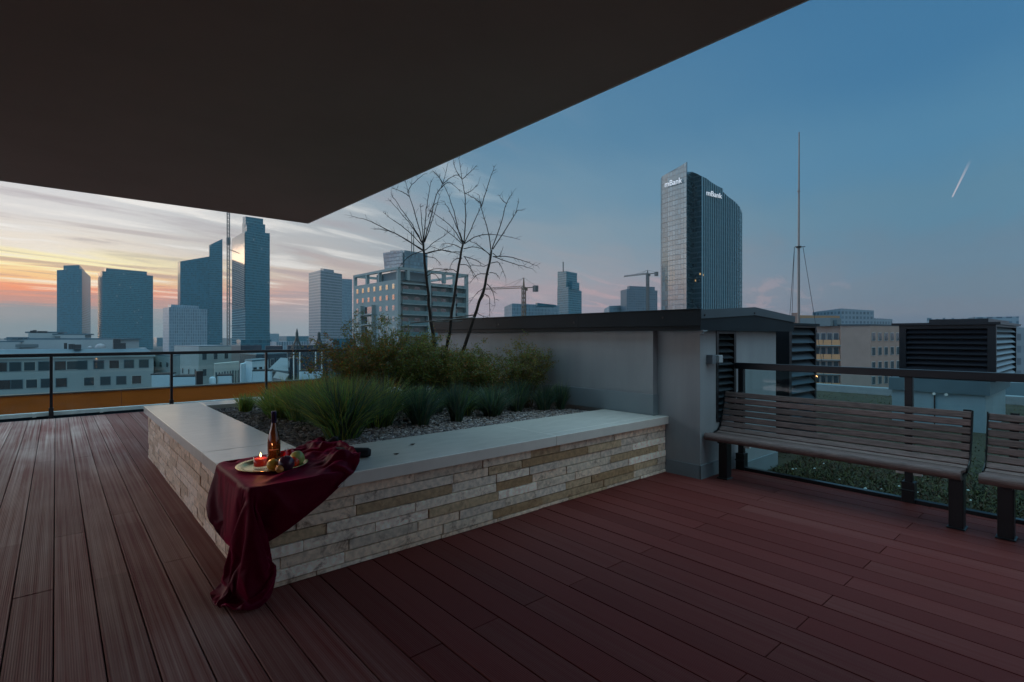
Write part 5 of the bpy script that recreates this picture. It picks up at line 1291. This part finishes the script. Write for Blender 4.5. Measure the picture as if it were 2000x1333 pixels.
# large sloping grey roof
t = thing('hall_building', 'building with a large sloping pale grey roof behind the far railing', 'building', (*at(545, 108), GZ)); 
m = MB(); Q = [(*at(p, D_), zat(r, D_)) for p, D_, r in ((524, 100, 722), (563, 100, 725), (563, 112, 700), (548, 112, 699))]
m.add(Q, [(0, 1, 2, 3)]); ro = m.build('roof', mat('pale_sheet_roof', (.22, .24, .25), .6, var=.08, vscale=.3), t); ro.modifiers.new('t', 'SOLIDIFY').thickness = .4
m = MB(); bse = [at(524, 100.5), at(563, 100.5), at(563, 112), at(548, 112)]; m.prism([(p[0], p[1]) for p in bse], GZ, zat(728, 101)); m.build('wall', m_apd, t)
t = thing('shed_building', 'small house with a pinkish lean-to roof under the large grey roof', 'building', (*at(548, 80), GZ))
m = MB(); Q = [(*at(p, D_), zat(r, D_)) for p, D_, r in ((533, 80, 738), (556, 80, 743), (565, 88, 731), (540, 88, 726))]
m.add(Q, [(0, 1, 2, 3)]); ro = m.build('roof', mat('pinkish_sheet_roof', (.25, .22, .21), .6), t); ro.modifiers.new('t', 'SOLIDIFY').thickness = .3
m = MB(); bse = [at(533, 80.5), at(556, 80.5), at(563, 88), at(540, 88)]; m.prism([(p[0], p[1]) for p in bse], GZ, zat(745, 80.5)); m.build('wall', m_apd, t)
for (a, b2, c, lab) in ((562, 566, 577, 'dark narrow building left of the first white pole'), (578, 580, 584, 'dark narrow strip building between the two white poles')):
    block('dark_block', lab, 'building', (a, 104, 701), (b2, 102, 700), (c, 104, 700), m_navy)
# rooftop plant boxes on the next roof
def rbox(px0, px1, y0, y1, D_, lab, mt=m_white):
    a, c = Vector((*at(px0, D_), 0)), Vector((*at(px1, D_ * 1.01), 0)); dd = c - a; l_ = dd.length; dd.normalize(); nn = Vector((-dd.y, dd.x, 0)); nn = nn if nn.dot(a) > 0 else -nn
    z0 = -1.9; z1 = zat(y0, D_)
    t = thing('rooftop_plant_box', lab, 'plant housing', (a.x, a.y, z0), 'white rooftop plant boxes beyond the orange parapet')
    m = MB(); m.obox((a.x, a.y, z0), dd * l_, nn * 1.2, (0, 0, z1 - z0)); m.build('housing', mt, t, bevel=.02)
    m = MB(); m.obox((a.x - dd.x * .05, a.y - dd.y * .05, z1 + .002), dd * (l_ + .1), nn * 1.25, (0, 0, .06)); m.build('lid', m_fascia, t)
nr = MB(); q = [at(285, 22), at(1000, 22), at(1000, 34), at(285, 32.2)]; nr.prism([(p[0], p[1]) for p in q], -2.6, -1.9)
q2 = thing('neighbouring_roof', 'lower felted roof carrying the white plant boxes beyond the orange parapet', 'roof', (*at(300, 25), -2))
nr.build('roof_deck', mat('grey_roof_felt2', (.16, .18, .19), .9, var=.2), q2)
w = MB(); w.prism([(p[0] * .999, p[1] * .999) for p in q], GZ, -2.61); w.build('wall', m_pale, q2)
rbox(296, 331, 733, 758, 30, 'white plant box left of the second railing post'); rbox(338, 383, 737, 758, 30, 'longest white plant box right of the second railing post')
rbox(426, 452, 735, 754, 31, 'short white plant box in front of the beige block'); rbox(494, 528, 726, 750, 32, 'tall white plant box at the third railing post'); rbox(586, 626, 726, 748, 33, 'rightmost white plant box, half behind the shrubs')
q = at(389, 29.5); m = MB(); m.box(q[0] - .16, q[1] - .16, -1.9, q[0] + .16, q[1] + .16, zat(725, 29.5)); tag(m.build('flue', m_black), 'black flue standing beside the longest white plant box', 'flue')
q = at(415, 30); t = thing('roof_tank', 'round white tank between the rooftop plant boxes', 'tank', (q[0], q[1], -1.9)); m = MB(); m.lathe([(.01, 0), (.16, 0), (.17, .05), (.17, .42), (.12, .5), (.01, .53)], (q[0], q[1], zat(754, 30)), n=20); m.tube([(q[0], q[1], -1.9), (q[0], q[1], zat(754, 30))], .1); m.build('vessel', m_white, t, smooth=True)
# open steel pinnacles on slim white posts
for i, (px, D_, lab) in enumerate(((580, 60, 'left steel pinnacle on slim white posts'), (623, 60, 'right steel pinnacle on slim white posts, next to the shrubs'))):
    x, y = at(px, D_); t = thing('roof_pinnacle', lab, 'pinnacle', (x, y, GZ), 'steel pinnacles on white posts')
    zt2, zk, zb2 = zat(642 if i == 0 else 648, D_), zat(662, D_), zat(684, D_)
    m = MB(); m.tube([(x, y, zk), (x, y, zat(651, D_)), (x, y, zt2)], [.17, .15, .03], n=6)
    for k in range(8):
        a = k * math.pi / 4 + .3; m.tube([(x + .12 * math.cos(a), y + .12 * math.sin(a), zk + .1), (x + .30 * math.cos(a), y + .30 * math.sin(a), zk - .5), (x + .72 * math.cos(a), y + .72 * math.sin(a), zb2)], .045, n=4)
    m.tube([(x + .55 * math.cos(a_ * .393), y + .55 * math.sin(a_ * .393), zb2 + .35) for a_ in range(17)], .04, n=4); m.build('crown', mat('dark_green_steel', (.03, .05, .05), .5), t)
    for k in (-6.5, 5.5):
        q = at(px + k, D_); m = MB(); m.tube([(q[0], q[1], GZ), (q[0], q[1], zat(687, D_))], .07, n=6); m.build('post', m_trim, t)
# hazy blocks near the horizon
for i, (a, b2, c, yt, D_, lab) in enumerate(((500, 522, 545, 652, 1500, 'hazy low block right of the tallest tower'), (545, 560, 603, 657, 1300, 'long hazy horizon block left of the gridded tower'), (462, 470, 530, 664, 420, 'low hazy teal block at the foot of the tallest tower'), (528, 540, 604, 668, 400, 'pale hazy terrace block behind the steel pinnacles'), (0, 8, 60, 668, 900, 'hazy low block at the far left horizon'), (300, 306, 322, 660, 1500, 'faint hazy block between the broad tower and the finned block'), (636, 650, 700, 662, 260, 'grey block below the gridded tower behind the shrubs'))):
    P = foot((a, D_ * 1.02, yt + 1), (b2, D_, yt), (c, D_ * 1.03, yt)); P = lowz(P, P[1][2])
    tower('distant_block', lab, 'building', [('facade', P, GZ, fc if i in (0, 3) else fa)], None, 'hazy blocks along the horizon')
# ---- right: tan apartment building
m_tan = mat('tan_brick', (.37, .25, .20), .85, var=.10, vscale=.4); m_tanb = mat('ochre_balcony_panel', (.60, .30, .14), .7, var=.1)
D = 100
La, Ma, Ra = (1585, D * 1.02, 638), (1645, D, 637), (1700, D * 1.0, 637)
tb = thing('tan_apartment_building', 'tan brick apartment building with ochre balconies behind the right railing', 'apartment building', (*at(1645, D), GZ))
z1 = zat(637, D); a = Vector((*at(1560, D * 1.03), 0)); b2 = Vector((*at(1642, D), 0)); c = Vector((*at(1700, D * .985), 0)); e = Vector((*at(1810, D * 1.10), 0))
bk = Vector((*at(1620, D * 1.35), 0)); bk2 = Vector((*at(1800, D * 1.35), 0))
dd = (b2 - a).normalized(); nb = Vector((-dd.y, dd.x, 0)); nb = nb if nb.dot(a) > 0 else -nb
m = MB(); m.prism([(p.x, p.y) for p in (a + nb * 1.6, b2 + nb * 1.6, b2, c, e, bk2, bk)], GZ, z1); m.build('wall', m_tan, tb)
m = MB(); m.prism([(p.x, p.y) for p in (a + nb * 1.4, b2 + nb * 1.4 - dd * .1, b2 - nb * .2, c - nb * .1, e, bk2, bk)], z1 + .01, z1 + .3); m.build('roof', froof, tb)
FHt = 2.75
lb = (b2 - a).length
for r_ in range(6):
    zf = z1 - 1.1 - r_ * FHt
    m = MB(); 
    for k in range(3):
        m.obox((a.x + dd.x * (lb * .40 + k * lb * .2), a.y + dd.y * (lb * .40 + k * lb * .2), zf - 2.55), dd * (lb * .2 - .12), nb * .1, (0, 0, 1.0))
    m.obox((a.x, a.y, zf - 2.75), dd * lb, nb * 1.58, (0, 0, .19), mat=m_ap)
    m.build('balcony', m_tanb, tb)
    for k in range(4): window(tb, a + nb * 1.6, dd, -nb, lb * (.40 + .15 * k), lb * (.40 + .15 * k) + .9, zf - 2.3, zf - .2, name='balcony_window')
    d2 = (e - c).normalized(); n2_ = Vector((d2.y, -d2.x, 0)); n2_ = n2_ if n2_.dot(c) < 0 else -n2_; l2 = (e - c).length
    for k in range(7): window(tb, c, d2, n2_, .4 + k * 2.35, 1.7 + k * 2.35, zf - 1.75, zf - .15)
m = MB(); q = at(1600, D * 1.05); m.box(q[0] - 3, q[1] - 3, z1, q[0] + 3, q[1] + 3, z1 + 1.6); q = at(1631, D * 1.02); m.box(q[0] - .5, q[1] - .5, z1, q[0] + .5, q[1] + .5, z1 + 1.2); m.build('chimney', m_apd, tb)
D = 190
P = foot((1540, D * 1.05, 617), (1548, D, 616), (1640, D * 1.03, 613)); tower('brick_building', 'orange brown building top behind the lightning mast', 'building', [('facade', lowz(P, P[1][2]), GZ, facade('orange_brick_facade', (.30, .16, .09), (.36, .20, .10), 5, 3, .1, .4, ior=1.4, rough=.8))], None)
q = at(1554, D * .97); m = MB(); m.box(q[0] - 1, q[1] - 1, GZ, q[0] + 1, q[1] + 1, zat(613, D)); tag(m.build('chimney_stack', mat('chimney_brick', (.25, .15, .12), .8)), 'small brick chimney left of the lightning mast foot', 'chimney')
D = 330; fb = facade('pale_blue_flats', (.08, .13, .17), (.20, .26, .30), 3.2, 3.0, .4, .45, ior=1.5, rough=.4)
P = foot((1587, D * 1.08, 610), (1643, D, 603), (1707, D * 1.03, 607)); P2 = foot((1700, D * 1.05, 623), (1706, D * 1.03, 622), (1743, D * 1.06, 624))
tower('apartment_slab', 'pale blue slab block rising behind the tan building', 'apartment building', [('facade', P, GZ, fb), ('lower_wing', P2, GZ, fb)], None)
D = 230
P = foot((1890, D * 1.08, 624), (1905, D * 1.04, 620), (1990, D, 622)); P3 = foot((1810, D * 1.2, 628), (1830, D * 1.18, 626), (1906, D * 1.2, 626))
tower('apartment_slab', 'pale blue slab block at the right edge behind the louvred vent house', 'apartment building', [('facade', lowz(P, P[1][2]), GZ, fb), ('rear_wing', lowz(P3, P3[1][2]), GZ, fb)], None)
P = foot((1976, 130, 648), (1978, 128, 640), (2080, 138, 640)); tower('apartment_slab', 'nearer pale block cut off by the right edge of the photo', 'apartment building', [('facade', lowz(P, P[1][2]), GZ, fb)], None)
# roof clutter silhouettes on the right slab
m = MB(); rs = random.Random(2)
slab_ = [o for o in COL.objects if o.get('label', '').startswith('pale blue slab block at the right edge')][0]
for i in range(12):
    px = 1812 + i * 6.2 + rs.uniform(-1, 1); q = at(px, D * 1.2); h = rs.uniform(.3, 1.6); m = MB(); m.box(q[0] - rs.uniform(.2, .9), q[1] - .5, zat(627, D * 1.2), q[0] + .6, q[1] + .5, zat(627, D * 1.2) + h); m.build('roof_vent', m_man, slab_)
# lower roofs and courtyard behind the green roof on the right
block('low_annex', 'low flat grey roof behind the green roof parapet', 'building', (1750, 40, 742), (1800, 36, 745), (2100, 34, 752), mat('blue_grey_annex', (.15, .20, .22), .8, var=.2, vscale=.3))

# ---- contrail
CD = 9000
a, c = at(1860, CD), at(1896, CD * 1.5); za, zc_ = zat(385, CD), zat(312, CD * 1.5)
mtr = bpy.data.materials.new('contrail_ice'); mtr.use_nodes = True; tt = mtr.node_tree; tt.nodes.clear()
em = tt.nodes.new('ShaderNodeEmission'); em.inputs[0].default_value = lin((206, 196, 204)); em.inputs[1].default_value = 1.0
tr = tt.nodes.new('ShaderNodeBsdfTransparent'); mx = tt.nodes.new('ShaderNodeMixShader'); oo = tt.nodes.new('ShaderNodeOutputMaterial'); at_ = tt.nodes.new('ShaderNodeAttribute'); at_.attribute_name = 'tint'
sp2 = tt.nodes.new('ShaderNodeSeparateColor'); tt.links.new(at_.outputs['Color'], sp2.inputs[0]); tt.links.new(sp2.outputs[0], mx.inputs[0]); tt.links.new(tr.outputs[0], mx.inputs[1]); tt.links.new(em.outputs[0], mx.inputs[2]); tt.links.new(mx.outputs[0], oo.inputs[0])
m = MB(); n = 24; A_, C2_ = Vector((*a, za)), Vector((*c, zc_))
for i in range(n):
    s0, s1 = i / n, (i + 1) / n; m.tube([A_.lerp(C2_, s0), A_.lerp(C2_, s1)], [9 + 26 * s0, 9 + 26 * s1], n=6, cap=False, col=(.52 * (1 - s0) ** 1.3,) * 3)
tag(m.build('contrail', mtr), 'thin pale aircraft contrail high in the blue sky at right', 'contrail')

# ---- haze
hz = MB(); hz.box(-900, -300, GZ - 1.0, 1700, 1900, 200)
mh = bpy.data.materials.new('evening_haze'); mh.use_nodes = True; th_ = mh.node_tree; th_.nodes.clear()
pv = th_.nodes.new('ShaderNodeVolumePrincipled'); pv.inputs['Color'].default_value = (.62, .88, .97, 1); pv.inputs['Density'].default_value = HAZE_DENSITY
ho = th_.nodes.new('ShaderNodeOutputMaterial'); th_.links.new(pv.outputs[0], ho.inputs['Volume'])
tag(hz.build('haze', mh), 'thin blue evening haze over the city', 'haze', kind='stuff')
